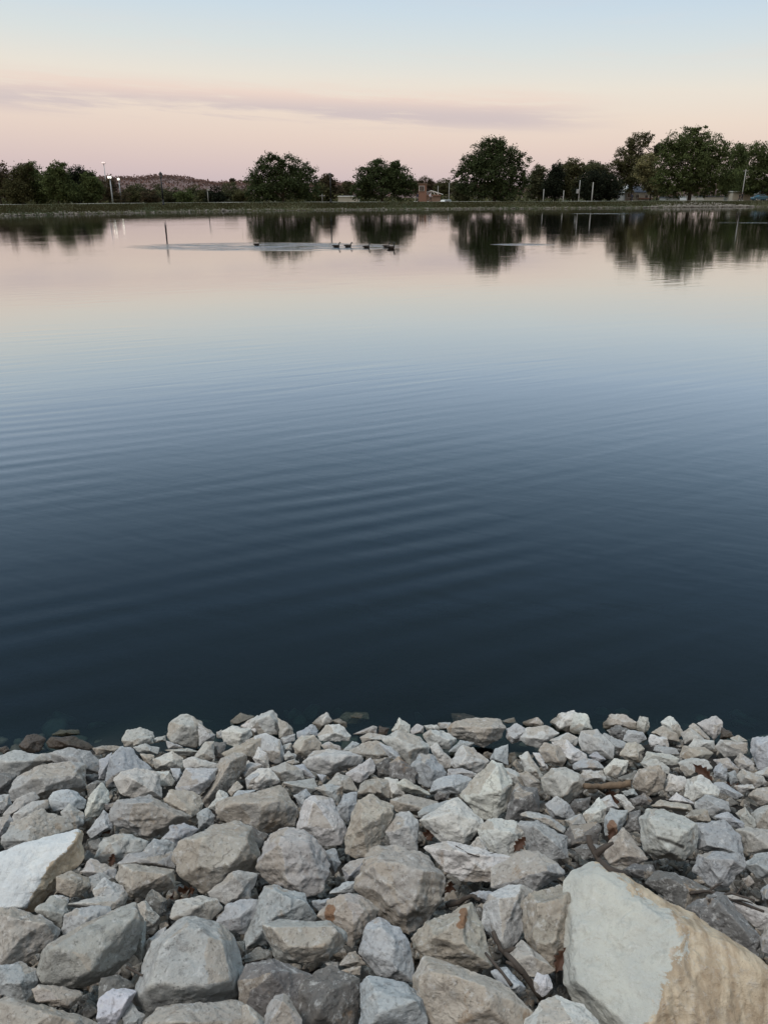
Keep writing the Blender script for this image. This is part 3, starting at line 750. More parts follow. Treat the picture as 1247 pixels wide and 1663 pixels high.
def rock_shape(pts, level, seed, rough=1.0, p=34, warmfn=None, warmth=.3):
    """angular stone: the soft intersection of the hull's half-spaces, each broken face with a relief of its own"""
    mean = sum((Vector(q) for q in pts), Vector((0, 0, 0))) / len(pts)
    pts = [Vector(q) - mean for q in pts]
    N, D = hull_planes(pts)
    V, F = ico(level)
    ext = np.ptp(np.array([q[:] for q in pts]), axis=0) / 2 + .01
    size = float(np.prod(ext) ** (1 / 3))
    u = V * (ext ** .8).astype(np.float32); u /= np.linalg.norm(u, axis=1, keepdims=True)
    lr = np.random.default_rng(seed)
    fields = [fbm(u * f + lr.random(3) * 50, seed + j, 3) for j, f in enumerate((1.7, 2.4, 3.3, 1.2))]
    dots = u @ N.T
    Dn = np.stack([D[k] * (1 + .045 * rough * fields[k % 4]) for k in range(len(D))], axis=1)
    for k in range(len(D)):          # a few shell-shaped fracture scoops
        if lr.random() < .45:
            c_ = N[k] + lr.normal(size=3) * .25; c_ /= np.linalg.norm(c_)
            Dn[:, k] *= 1 - lr.uniform(.05, .13) * rough * np.exp(-((u - c_) ** 2).sum(1) * lr.uniform(3, 7))
    q = np.clip(dots, 0, None) / Dn
    facet = q.argmax(axis=1)
    qm = q.max(axis=1)
    r = 1 / (qm * ((q / qm[:, None]) ** p).sum(axis=1) ** (1 / p))
    facet = q.argmax(axis=1)
    P = u * r[:, None]
    o = lr.random(3) * 40
    d = .028 * size * fbm(P / size * 1.5 + o, seed + 7, 3) + .0038 * rough * fbm(P * 34 + o, seed + 9, 3, .6)
    chip = np.abs(fbm(P / size * 3.1 + o, seed + 15, 2)); d -= .035 * size * np.clip(.25 - chip, 0, 1) * rough
    bd = lr.normal(size=3); bd[2] += 1.2; bd /= np.linalg.norm(bd)       # faint bedding ledges
    q3 = P * 7 + np.outer(P @ bd, bd) * 55 + o
    d += (.0030 if warmfn is None and lr.random() < .45 else .0006) * rough * np.clip(size / .12, .3, 1.0) * np.tanh(3 * vnoise(q3, seed + 21)) * (np.abs(N[facet] @ bd) < .8)
    if warmfn is not None:
        wr = warmfn(P + np.array(mean[:], dtype=np.float32), N[facet])
        q4 = np.stack([P[:, 0] * 11 + P[:, 1] * 9 + P[:, 2] * 4, P[:, 1] * 4 - P[:, 0] * 4, P[:, 2] * 6 - P[:, 1] * 3], axis=1); d += np.clip(wr * 2 - 1, 0, 1) * (.010 * fbm(q4, seed + 33, 4, .62) - .004)
    P = P + u * d[:, None] + np.array(mean[:], dtype=np.float32)
    wk = lr.random(len(D)) < warmth
    warm = wk[facet].astype(np.float32) if warmfn is None else warmfn(P, N[facet])
    return P, F, warm

def make_rock_mesh(name, pts, level, seed, **kw):
    P, F, warm = rock_shape(pts, level, seed, **kw)
    me = np_mesh(name, P, F, True)
    a = me.attributes.new('warm', 'FLOAT', 'POINT'); a.data.foreach_set('value', warm.astype(np.float32))
    return me

def traced_rock(poly, hints, lift, seed, thick=.95, level=None, **kw):
    """an outline seen in the photograph, set on the bank at its own distance and given full depth"""
    lr = random.Random(seed)
    area = abs(sum(poly[i][0] * poly[i - 1][1] - poly[i - 1][0] * poly[i][1] for i in range(len(poly)))) / 2
    cx = sum(p[0] for p in poly) / len(poly); cy = sum(p[1] for p in poly) / len(poly)
    d = ray(cx, cy).normalized()
    s = (1.72 - CAM_H) / (d.z + .40 * d.y)             # ray meets the bank plane z = 1.72 - .40 y
    mpp = s * d.dot(Vector((0, math.cos(PITCH), -math.sin(PITCH)))) / FPX     # metres per pixel
    size = math.sqrt(area) * mpp
    C = CAMP + d * (s - .10 * size - .022 * lift)
    n = (-d * .75 + SLOPE_N * .25).normalized()
    T = thick * size
    def on(px, py, h=0.0):
        r = ray(px, py)
        k = n.dot(C - CAMP) / n.dot(r)
        return CAMP + r * k + (-r.normalized()) * h - C
    pts = []
    for (x, y) in poly:
        x, y = cx + (x - cx) * 1.04, cy + (y - cy) * 1.04
        pts.append(on(x, y, T * lr.uniform(-.14, .10)))
    if hints:
        for x, y, h in hints: pts.append(on(x, y, T * .48 * h))
    else:
        a0 = lr.uniform(0, 6.28); rx = math.sqrt(area) * .5
        k = lr.choice((2, 3, 3, 4))
        for i in range(k):
            q = poly[lr.randrange(len(poly))]; f = lr.uniform(.15, .68)
            pts.append(on(cx + (q[0] - cx) * f, cy + (q[1] - cy) * f, T * .48 * lr.uniform(.6, 1.0)))
    for q in poly:
        pts.append(on(cx + (q[0] - cx) * .72, cy + (q[1] - cy) * .72, -T * lr.uniform(.32, .5)))
    if level is None: level = 6 if area > 3000 else (5 if area > 420 else 4)
    me = make_rock_mesh('limestone_rock', pts, level, seed, **kw)
    return me, C, area, (cx, cy), size

rocks = []      # (object, centre px, area px, landmark phrase, own label, tone word, aspect)
seed = 100
for line in TRACED.strip().splitlines():
    seed += 1
    f = [s.strip() for s in line.split('|')]
    crop, tone, lift = f[0].split()
    ox, oy, k = CROPS[crop]
    poly, hints = [], []
    for tok in f[1].split():
        v = [float(c) for c in tok.strip('^').split(',')]
        v[0], v[1] = ox + v[0] * k, oy + v[1] * k
        (hints if tok[0] == '^' else poly).append(tuple(v))
    lr = random.Random(seed * 3)
    me, C, area, cpx, size = traced_rock(poly, hints, int(lift), seed, p=lr.choice((50, 80, 120, 160)), rough=lr.uniform(.8, 1.4),
                                         warmth={'t': .55, 'g': .25, 'w': .18, 'b': .06}.get(tone, 0.1))
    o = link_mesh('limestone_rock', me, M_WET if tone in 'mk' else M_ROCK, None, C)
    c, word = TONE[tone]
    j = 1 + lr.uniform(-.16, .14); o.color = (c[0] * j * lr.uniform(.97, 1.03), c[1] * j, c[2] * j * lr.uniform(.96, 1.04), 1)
    xs = [p[0] for p in poly]; ys = [p[1] for p in poly]
    rocks.append([o, cpx, area, f[2] if len(f) > 2 else None, f[3] if len(f) > 3 else None, word, (max(xs) - min(xs)) / (max(ys) - min(ys)), len(poly)])

def seg_dist(px, py, pts):
    best = np.full(len(px), 1e9)
    for (x0, y0), (x1, y1) in zip(pts[:-1], pts[1:]):
        L2 = max((x1 - x0) ** 2 + (y1 - y0) ** 2, 1e-6)
        tt = np.clip(((px - x0) * (x1 - x0) + (py - y0) * (y1 - y0)) / L2, 0, 1)
        best = np.minimum(best, np.hypot(px - x0 - tt * (x1 - x0), py - y0 - tt * (y1 - y0)))
    return best
def feature(key, attr, pts, width, push=0.0):
    """a stain, slit or vein that one particular stone shows, laid into its mesh"""
    r = [q for q in rocks if q[4] and key in q[4]][0]
    o = r[0]; me = o.data; n = len(me.vertices)
    P = np.empty(n * 3, dtype=np.float32); me.vertices.foreach_get('co', P); P = P.reshape(-1, 3)
    px, py = pix_of(P, o.location)
    view = np.array((CAMP - o.location).normalized()[:], dtype=np.float32)
    front = (P @ view) > np.median(P @ view)
    jit = vnoise(P * 60, 3) * width * .35
    v = np.clip(1.35 - (seg_dist(px, py, pts) + jit) / width, 0, 1) * front
    P += view[None, :] * (push * v)[:, None]
    me.vertices.foreach_set('co', P.ravel())
    if attr:
        a = me.attributes.get(attr) or me.attributes.new(attr, 'FLOAT', 'POINT'); a.data.foreach_set('value', v.astype(np.float32))
    me.update()

# the two large bedded slabs, each with one pale split face and a tan weathered side
def slab(poly, hints, warmfn, lift, label, mark, col, seed, lvl, thick):
    me, C, area, cpx, size = traced_rock(poly, hints, lift, seed, level=lvl, thick=thick, p=90, rough=1.0, warmfn=warmfn)
    o = link_mesh('limestone_slab', me, M_SLAB, None, C); o.color = (*col, 1)
    tag(o, label, 'rock'); rocks.append([o, cpx, area, mark, label, 'slab', 1, 9])
    return o
def pix_of(P, C):
    c, s = math.cos(PITCH), math.sin(PITCH)
    W = P + np.array(C[:], dtype=np.float32); z = W[:, 2] - CAM_H
    dep = W[:, 1] * c - z * s
    return 623.5 + FPX * W[:, 0] / dep, 831.5 + FPX * (-W[:, 1] * s - z * c) / dep
def warm_side(C_holder, ys, xs, width):
    def fn(P, n):
        px, py = pix_of(P, C_holder[0])
        return np.clip(.5 + (px - np.interp(py, ys, xs)) / width, 0, 1)
    return fn
def slab_centre(poly, lift, thick):
    area = abs(sum(poly[i][0] * poly[i - 1][1] - poly[i - 1][0] * poly[i][1] for i in range(len(poly)))) / 2
    cx = sum(p[0] for p in poly) / len(poly); cy = sum(p[1] for p in poly) / len(poly)
    d = ray(cx, cy).normalized(); s = (1.72 - CAM_H) / (d.z + .40 * d.y)
    size = math.sqrt(area) * s * d.dot(Vector((0, math.cos(PITCH), -math.sin(PITCH)))) / FPX
    return CAMP + d * (s - .10 * size - .022 * lift)
cR = [slab_centre(SLAB_RIGHT, 1, .6)]
slab(SLAB_RIGHT, [(1105, 1492, .75), (1107, 1560, 1), (1046, 1685, 1.0), (965, 1420, .35), (945, 1500, .45), (935, 1600, .55), (1010, 1450, .5)],
     warm_side(cR, [1395, 1430, 1455, 1484, 1530, 1570, 1600, 1690], [962, 1010, 1040, 1098, 1108, 1096, 1082, 1040], 80.0), 1,
     'giant slab at the lower right, flat pale grey-green face and a banded tan side', 'giant slab', (.52, .52, .48), 901, 7, .62)
cL = [slab_centre(SLAB_LEFT, 2, .5)]
slab(SLAB_LEFT, [(128, 1362, .8), (92, 1396, 1), (78, 1410, 1), (40, 1474, .9), (-20, 1478, .8), (60, 1372, .5), (-20, 1405, .5)],
     warm_side(cL, [1345, 1365, 1396, 1410, 1480], [130, 121, 92, 79, 40], 24.0), 2,
     'long white slab at the left edge with a flat bluish-white top and rough tan side', 'white slab', (.70, .71, .71), 902, 6, .55)

feature('dark slit', 'slit', [(1069, 1361), (1088, 1367), (1109, 1376)], 2.6, -.006)
feature('two rust-brown marks', 'stain', [(752, 1480), (753, 1493), (749, 1503)], 7.5)
feature('rusty stain down its front', 'stain', [(992, 1340), (996, 1352)], 8.0)
feature('brown left side', 'stain', [(537, 1476), (535, 1489)], 9.0)
feature('raised vein', None, [(592, 1415), (632, 1437), (655, 1458), (681, 1481)], 4.0, .008)

# labels for the rest of the stones: look first, then what they lie beside
marks = [r for r in rocks if r[3]]
def direction(dx, dy):
    a = math.degrees(math.atan2(-dy, dx)) % 360
    return ['right of', 'above and right of', 'above', 'above and left of', 'left of', 'below and left of', 'below', 'below and right of'][int((a + 22.5) // 45) % 8]
def shape_word(asp, area, n):
    s = 'tiny' if area < 350 else 'small' if area < 900 else 'mid-sized' if area < 2600 else 'big'
    k = 'long flat' if asp > 2.1 else 'wide' if asp > 1.45 else 'upright' if asp < .75 else ('three-cornered' if n <= 4 else 'chunky' if n <= 5 else 'rounded' if n >= 8 else 'angular')
    return s, k
used = set()
def mid(o): return o
for r in rocks:
    o, (cx, cy), area, mark, label, word, asp, n = r
    if label:
        used.add(label); continue
    s, k = shape_word(asp, area, n)
    near = sorted(marks, key=lambda m: (m[1][0] - cx) ** 2 + (m[1][1] - cy) ** 2)
    m1 = near[0]; d1 = direction(cx - m1[1][0], cy - m1[1][1])
    the = lambda m: 'the ' + m[3]
    cand = ['%s %s %s stone %s %s' % (s, k, word, d1, the(m1))]
    for m2 in near[1:3]:
        cand.append('%s %s stone %s %s, toward %s' % (s, word, d1, the(m1), the(m2)))
        cand.append('%s %s stone %s %s' % (k, word, direction(cx - m2[1][0], cy - m2[1][1]), the(m2)))
    for how in ('the nearer one', 'the farther one', 'second from it'):
        cand.append('%s %s stone %s %s, %s' % (s, word, d1, the(m1), how))
    for c in cand:
        c = c.replace('the big flat-topped stone at far left', 'the flat-topped stone at far left')
        if c not in used and len(c.split()) <= 16: break
    used.add(c); r[4] = c
for r in rocks:
    tag(r[0], r[4], 'rock', 'limestone riprap stones of the near bank')

# small rubble lying deeper between the stones, and the bank going on past both sides
lr = random.Random(77)
VV, FF, WW, base = [], [], [], 0
variants, variants_fine = [], []
use_fine = False
for s_ in range(10):
    pts = [Vector((lr.gauss(0, 1), lr.gauss(0, .8), lr.gauss(0, .6))).normalized() * lr.uniform(.8, 1.1) for _ in range(11)]
    pts = [Vector((p.x, p.y * .8, p.z * .65)) for p in pts]
    variants.append(rock_shape(pts, 3, 500 + s_, p=26, rough=1.1)); variants_fine.append(rock_shape(pts, 4, 500 + s_, p=60, rough=1.1))
def scatter(x, y, z, rad):
    global base
    P, F, Wm = (variants_fine if use_fine else variants)[lr.randrange(10)]
    e = Matrix.Rotation(lr.uniform(0, 6.28), 3, 'Z') @ Matrix.Rotation(lr.uniform(-.7, .7), 3, 'X')
    Q = (P * rad) @ np.array(e).T + np.array((x, y, z))
    VV.append(Q); FF.append(F + base); WW.append(Wm); base += len(P)
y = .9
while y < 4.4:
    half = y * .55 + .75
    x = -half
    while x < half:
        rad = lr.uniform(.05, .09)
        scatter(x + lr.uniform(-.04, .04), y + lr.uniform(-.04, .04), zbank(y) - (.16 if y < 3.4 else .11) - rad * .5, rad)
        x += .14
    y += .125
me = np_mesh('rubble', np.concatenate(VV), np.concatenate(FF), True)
a = me.attributes.new('warm', 'FLOAT', 'POINT'); a.data.foreach_set('value', np.concatenate(WW).astype(np.float32))
o = link_mesh('rubble', me, M_ROCK); o.color = (.12, .115, .105, 1); tag(o, kind='stuff')  # rubble colour darkened to deepen the shade between the stones
VV, FF, WW, base = [], [], [], 0
use_fine = True
for _ in range(150):
    sgn = lr.choice((-1, 1)); y = lr.uniform(-.4, 4.2); half = y * .60 + .95
    rad = lr.uniform(.10, .17)
    scatter(sgn * (half + lr.uniform(0, 1) ** 1.5 * 2.6), y, zbank(y) - .02, rad)
me = np_mesh('riprap', np.concatenate(VV), np.concatenate(FF), True)
a = me.attributes.new('warm', 'FLOAT', 'POINT'); a.data.foreach_set('value', np.concatenate(WW).astype(np.float32))
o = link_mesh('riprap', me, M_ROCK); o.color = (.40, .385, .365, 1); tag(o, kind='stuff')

use_fine = False
# wet stones going on under the water
VV, FF, WW, base = [], [], [], 0
for _ in range(110):
    y = lr.uniform(3.75, 4.95); rad = lr.uniform(.05, .13)
    scatter(lr.uniform(-2.9, 2.9), y, zbank(y) - .20 + lr.uniform(0, .07) - (.05 if y < 4.4 else 0), rad)
me = np_mesh('submerged_stones', np.concatenate(VV), np.concatenate(FF), True)
a = me.attributes.new('warm', 'FLOAT', 'POINT'); a.data.foreach_set('value', np.concatenate(WW).astype(np.float32))
o = link_mesh('submerged_stones', me, M_WET); o.color = (.10, .085, .065, 1); tag(o, kind='stuff')

# driftwood, twigs and dead leaves caught between the stones: laid where the stones hold them
bpy.context.view_layer.update()
dg = bpy.context.evaluated_depsgraph_get()
SOLID = [r[0] for r in rocks]
def land(px, py, up=.01):
    d = ray(px, py).normalized()
    org = CAMP.copy()
    for _ in range(4):
        hit, loc, nor, idx, ob, mat = sc.ray_cast(dg, org, d)
        if not hit: break
        if ob.name.startswith('water'): org = loc + d * .002; continue
        return loc - d * up
    s = (1.72 - CAM_H) / (d.z + .40 * d.y)
    return CAMP + d * s
# stone chips wedged in the gaps
chipv = [rock_shape([Vector((lr.gauss(0, 1), lr.gauss(0, .8), lr.gauss(0, .6))).normalized() * lr.uniform(.7, 1.1) for _ in range(8)], 3, 700 + i, p=60) for i in range(8)]
VV, FF, WW, base = [], [], [], 0
tries = 0
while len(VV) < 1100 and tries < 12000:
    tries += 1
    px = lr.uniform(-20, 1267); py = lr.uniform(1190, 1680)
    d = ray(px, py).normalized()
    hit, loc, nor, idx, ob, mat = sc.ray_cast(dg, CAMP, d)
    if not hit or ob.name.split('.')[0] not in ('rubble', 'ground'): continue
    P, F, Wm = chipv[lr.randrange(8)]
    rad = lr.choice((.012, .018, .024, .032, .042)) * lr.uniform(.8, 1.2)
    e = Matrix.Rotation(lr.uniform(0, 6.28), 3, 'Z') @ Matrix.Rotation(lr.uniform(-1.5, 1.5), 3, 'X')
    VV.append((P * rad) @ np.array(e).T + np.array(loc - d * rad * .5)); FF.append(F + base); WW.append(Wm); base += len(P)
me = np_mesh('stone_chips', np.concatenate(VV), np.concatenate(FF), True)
a = me.attributes.new('warm', 'FLOAT', 'POINT'); a.data.foreach_set('value', np.concatenate(WW).astype(np.float32))
o = link_mesh('stone_chips', me, M_ROCK); o.color = (.17, .162, .15, 1); tag(o, kind='stuff')  # gap shadow put into the chips' colour, darker than the stones above
M_BARK = worn('dead_bark', (.075, .060, .050), .85, .5, 25)
M_DRIFT = worn('driftwood', (.17, .12, .08), .85, .55, 60)
m_leaf, t, b = principled('dead_leaf', (.12, .05, .025), .65, .3)
tcc = t.new('ShaderNodeTexCoord').outputs['Object']
t.put(b.inputs['Base Color'], t.mix(t.noise(tcc, 40, 5, .6), (.030, .014, .009), (.11, .052, .030)))
M_LEAF = m_leaf

def stick(name, pix, r0, r1, mat, label, cat='twig', forks=(), up=.012):
    pts = [land(x, y, up) for x, y in pix]
    ds = [(p - CAMP).length for p in pts]; m = min(ds) + .02
    pts = [CAMP + (p - CAMP).normalized() * (m + max(-.12, min(.06, dd - m))) for p, dd in zip(pts, ds)]
    fine = []
    rr = random.Random(int(pix[0][0]))
    for i in range(len(pts) - 1):
        for k in range(4): fine.append(pts[i].lerp(pts[i + 1], k / 4) + Vector([rr.uniform(-1, 1) * r0 * .22 for _ in range(3)]))
    fine.append(pts[-1])
    org = fine[0].copy()
    n = len(fine)
    root = empty(name, org); tag(root, label, cat, 'sticks and twigs between the stones')
    MB().tube([p - org for p in fine], [(r0 + (r1 - r0) * i / (n - 1)) * rr.uniform(.82, 1.18) for i in range(n)], 10).build('stem', mat, root, smooth=True)
    for fi, (dx, dy, dz) in forks:
        p = fine[min(fi, n - 1)] - org
        MB().tube([p, p + Vector((dx, dy, dz)) * .5 + Vector((0, 0, .006)), p + Vector((dx, dy, dz))], [r1 * 1.1, r1 * .8, r1 * .4], 6).build('side_shoot', mat, root, smooth=True)
    return root
stick('driftwood', [(950, 1277), (975, 1277), (1000, 1275), (1024, 1272)], .015, .018, M_DRIFT, 'brown driftwood piece lying level between pale stones near the waterline', 'driftwood', up=.05)
stick('branch', [(955, 1356), (961, 1378), (972, 1396), (990, 1412), (1018, 1422)], .010, .013, M_BARK, 'dark weathered branch running down to the tip of the giant slab', 'branch', [(6, (.06, .02, .03))], up=.02)
stick('twig', [(800, 1512), (812, 1540), (838, 1565), (880, 1622)], .007, .010, M_BARK, 'long thin dark twig left of the giant slab', 'twig', [(5, (.05, -.01, .03)), (9, (-.05, .02, .02))])
stick('twig', [(788, 1548), (815, 1580), (830, 1600)], .004, .005, M_BARK, 'short thin twig crossing the dark gap below the rust-marked stone', 'twig')
stick('twig', [(740, 1374), (760, 1386), (776, 1391), (806, 1384)], .0025, .0015, M_BARK, 'hair-thin curved twig lying on the cracked white stone', 'twig', up=.004)
stick('twig', [(724, 1470), (742, 1466), (768, 1455), (780, 1462)], .012, .006, M_BARK, 'thick dark bark piece right of the big veined boulder', 'twig', [(5, (.05, .02, .02))])
stick('twig', [(1066, 1169), (1066, 1180)], .003, .002, M_BARK, 'tiny upright stalk standing at the waterline', 'twig', up=.0)
stick('twig', [(1120, 1450), (1150, 1447), (1190, 1462), (1240, 1480)], .006, .004, M_BARK, 'dark twig under the boulder near the right edge', 'twig', [(4, (.06, .03, .01)), (8, (.05, -.03, .02))])
stick('twig', [(1150, 1462), (1185, 1450), (1225, 1462)], .004, .003, M_BARK, 'thin dark twig crossing another near the right edge', 'twig', [(5, (.04, .03, .02))])
stick('twig', [(884, 1238), (893, 1246), (902, 1247)], .003, .002, M_BARK, 'tiny forked twig on a tan stone near the waterline', 'twig', [(4, (.02, .01, .02))])
stick('twig', [(670, 1520), (668, 1545), (672, 1565)], .004, .005, M_BARK, 'upright dark stalk right of the egg-shaped grey stone', 'twig', [(4, (.01, .01, .03))])
stick('twig', [(205, 1570), (220, 1578), (232, 1584)], .004, .003, M_BARK, 'small twig in the dark gap beside the loaf-like boulder', 'twig')
def leaf(px, py, size, rot, label, curl=.8):
    c = land(px, py, .018)
    d = (CAMP - c).normalized()
    a = d.cross(Vector((0, 0, 1))).normalized(); bvec = a.cross(d) * -1
    prof = [(-1, 0), (-.72, .30), (-.62, .16), (-.35, .52), (-.22, .30), (.05, .60), (.20, .30), (.45, .40), (.62, .14), (1, 0)]
    V, F = [], []
    for i, (u, wd) in enumerate(prof):
        for s2 in (-1, -.5, 0, .5, 1):
            x, yv = u, wd * s2
            h = curl * (.35 * u * u + .9 * abs(s2) ** 1.5 * wd) + .06 * math.sin(5 * u + 3 * s2)
            p = (a * (x * math.cos(rot) - yv * math.sin(rot)) + bvec * (x * math.sin(rot) + yv * math.cos(rot)) + d * h) * size
            V.append(tuple(p))
    for i in range(len(prof) - 1):
        for j in range(4):
            F.append((i * 5 + j, i * 5 + j + 1, (i + 1) * 5 + j + 1, (i + 1) * 5 + j))
    o = link_mesh('dead_leaf', np_mesh('dead_leaf', V, F, True), M_LEAF, None, c)
    m = o.modifiers.new('solid', 'SOLIDIFY'); m.thickness = .0012
    tag(o, label, 'leaf', 'dead leaves caught between the stones')
leaf(1140, 1254, .062, -.5, 'curled dark red-brown dead leaf against the pale stone at the right')
leaf(1193, 1280, .055, -.4, 'dark narrow dead leaf flat among the stones farther right')
leaf(998, 1300, .065, -.9, 'ragged rust-brown dead leaf below the driftwood')
leaf(988, 1290, .035, .6, 'small torn dead leaf touching the larger ragged one below the driftwood')
leaf(694, 1358, .050, .9, 'reddish dead leaf in the dark gap beside the pale box-shaped stone')
leaf(704, 1362, .040, -.3, 'dull brown dead leaf right of the reddish one in the same gap')
leaf(730, 1452, .050, 1.5, 'upright dead leaf wedged beside the big veined boulder')
leaf(268, 1500, .045, .5, 'rusty dead leaf between the loaf-like boulder and the largest round one')
leaf(182, 1398, .028, 1.2, 'small orange-brown dead leaf above the brick-shaped stone')
leaf(295, 1452, .055, .1, 'broad brown dead leaf under the tan-streaked blocky stone')
leaf(175, 1353, .040, .2, 'dark dead leaf in the gap above the broad grey stones')
leaf(992, 1355, .03, 1.3, 'thin dead leaf standing by the rust-stained stone')
leaf(843, 1372, .04, 1.0, 'brown dead leaf left of the dark branch')
leaf(912, 1560, .045, 1.2, 'long brown dead leaf pressed against the left foot of the giant slab')

# ------------------------------------------------------------------ far shore
m_rip, t, b = principled('pale_riprap', (.36, .34, .31), .9, .2)
t.put(b.inputs['Base Color'], t.mix(t.noise(t.new('ShaderNodeNewGeometry').outputs['Position'], 1.4, 4, .7), (.10, .09, .078), (.29, .265, .23)))
M_RIP = m_rip
lr = random.Random(31)
IV, IF = ico(1)
IV2, IF2 = ico(2)
VV, FF, base = [], [], 0
def pebble(x, y, z, r):
    global base
    e = np.array([lr.uniform(.7, 1.5), lr.uniform(.7, 1.2), lr.uniform(.5, .9)]) * r
    a = lr.uniform(0, 6.28); c_, s_ = math.cos(a), math.sin(a)
    Q = IV * e * np.array([[lr.uniform(.75, 1.2)] for _ in range(len(IV))])
    Q = np.stack([Q[:, 0] * c_ - Q[:, 1] * s_ + x, Q[:, 0] * s_ + Q[:, 1] * c_ + y, Q[:, 2] + z], axis=1)
    VV.append(Q); FF.append(IF + base); base += len(IV)
px = -260
while px < 1500:
    n = 3 if px < 520 else 2
    for _ in range(n):
        dy = lr.uniform(-.3, 1.5 if px < 520 else 1.0)
        pebble(xat(px + lr.uniform(-1, 1), shore_y(px)), shore_y(px) + dy + .5 * math.sin(px * .017), .05 + dy * .22, abs(lr.gauss(.06, .06)) + .05)
    px += 1.5
for _ in range(900):       # broad pale stone patch on the right shore
    px = lr.triangular(1040, 1240, 1140); dy = lr.uniform(.1, 6.5) * max(.05, 1 - abs(px - 1140) / 100) ** 1.3 * lr.uniform(.5, 1)
    pebble(xat(px, shore_y(px)), shore_y(px) + dy + .5 * math.sin(px * .017), min(.08 + dy * .2, 1.15), lr.uniform(.10, .34))
o = link_mesh('riprap', np_mesh('riprap_far', np.concatenate(VV), np.concatenate(FF)), M_RIP); tag(o, kind='stuff')

# rough grass on the levee
m_bl, t, b = principled('rough_grass', (.06, .065, .03), .9, .05)
t.put(b.inputs['Base Color'], t.mix(t.noise(t.new('ShaderNodeNewGeometry').outputs['Position'], .35, 5, .7), (.035, .045, .020), (.105, .090, .048)))
nb = 26000
gx = rng.uniform(-260, 1500, nb); gk = rng.uniform(0.7, 4.9, nb)
V = np.zeros((nb * 3, 3), dtype=np.float32)
for i in range(nb):
    px = gx[i]; Y0 = shore_y(px); tp = levee_top(px); dy = gk[i]
    z = float(np.interp(dy, [0, .5, 1.6, 4.2, 5.2], [.02, .22, .5, tp * .86, tp]))
    x = xat(px, Y0); yy = Y0 + dy + .5 * math.sin(px * .017); hh = rng.uniform(.08, .34) * (1.0 if dy < 4.4 else .35); wv_ = rng.uniform(.03, .09)
    V[i * 3] = (x - wv_, yy, z - .03); V[i * 3 + 1] = (x + wv_, yy + .02, z - .03); V[i * 3 + 2] = (x + rng.uniform(-.1, .1), yy, z + hh)
o = link_mesh('grass', np_mesh('grass', V, np.arange(nb * 3).reshape(-1, 3)), m_bl); tag(o, kind='stuff')

# ------------------------------------------------------------------ trees
def leaf_mat(name, c, tr=.25):
    m = bpy.data.materials.new(name); m.use_nodes = True
    t = NT(m.node_tree); t.n.clear()
    P = t.new('ShaderNodeNewGeometry').outputs['Position']
    n = t.noise(P, .45, 4, .6); n2 = t.noise(P, 4.0, 2, .5)
    col = t.mix(n, tuple(v * .62 for v in c), tuple(v * 1.35 for v in c)); col = t.mix(t.math('MULTIPLY', n2, .4), col, tuple(v * 1.6 for v in (c[0] * 1.1, c[1], c[2] * .8)))
    d = t.new('ShaderNodeBsdfDiffuse'); t.put(d.inputs[0], col)
    q = t.new('ShaderNodeBsdfTranslucent'); t.put(q.inputs[0], col)
    ms = t.new('ShaderNodeMixShader'); ms.inputs[0].default_value = tr
    t.l.new(d.outputs[0], ms.inputs[1]); t.l.new(q.outputs[0], ms.inputs[2])
    o = t.new('ShaderNodeOutputMaterial'); t.l.new(ms.outputs[0], o.inputs[0])
    return m
LM = {
    'oak': [leaf_mat('oak_leaves', (.062, .084, .040)), leaf_mat('oak_leaves_deep', (.048, .064, .033))],  # second oak tone is a deeper green, dealt to clumps at random
    'green': [leaf_mat('elm_leaves', (.094, .120, .052)), leaf_mat('elm_leaves_deep', (.074, .094, .042))],
    'olive': [leaf_mat('olive_leaves', (.092, .092, .048)), leaf_mat('olive_leaves_deep', (.064, .068, .036))],
    'brown': [leaf_mat('autumn_leaves', (.090, .072, .048)), leaf_mat('autumn_leaves_deep', (.062, .056, .038))],
    'grey': [leaf_mat('willow_leaves', (.105, .110, .066)), leaf_mat('willow_leaves_deep', (.066, .074, .044))],
    'yellow': [leaf_mat('poplar_leaves', (.23, .215, .115)), leaf_mat('poplar_leaves_deep', (.120, .118, .066))],
    'red': [leaf_mat('far_autumn_wood', (.160, .102, .090)), leaf_mat('far_autumn_wood_deep', (.125, .090, .080))],
    'dark': [leaf_mat('cedar_leaves', (.028, .034, .024)), leaf_mat('cedar_leaves_deep', (.020, .026, .019))],
}
M_TRUNK = worn('tree_bark', (.07, .058, .045), .9, .35, 3)
def cards(centres, sizes, nrm_up=.0):
    n = len(centres)
    a = rng.normal(size=(n, 3)); a /= np.linalg.norm(a, axis=1, keepdims=True)
    b_ = rng.normal(size=(n, 3)); b_ -= (a * b_).sum(1, keepdims=True) * a; b_ /= np.linalg.norm(b_, axis=1, keepdims=True)
    s = sizes[:, None] * .5
    V = np.stack([centres - a * s, centres + b_ * s * .62, centres + a * s, centres - b_ * s * .62], axis=1).reshape(-1, 3)
    F = np.arange(n * 4).reshape(-1, 4)
    return V, F
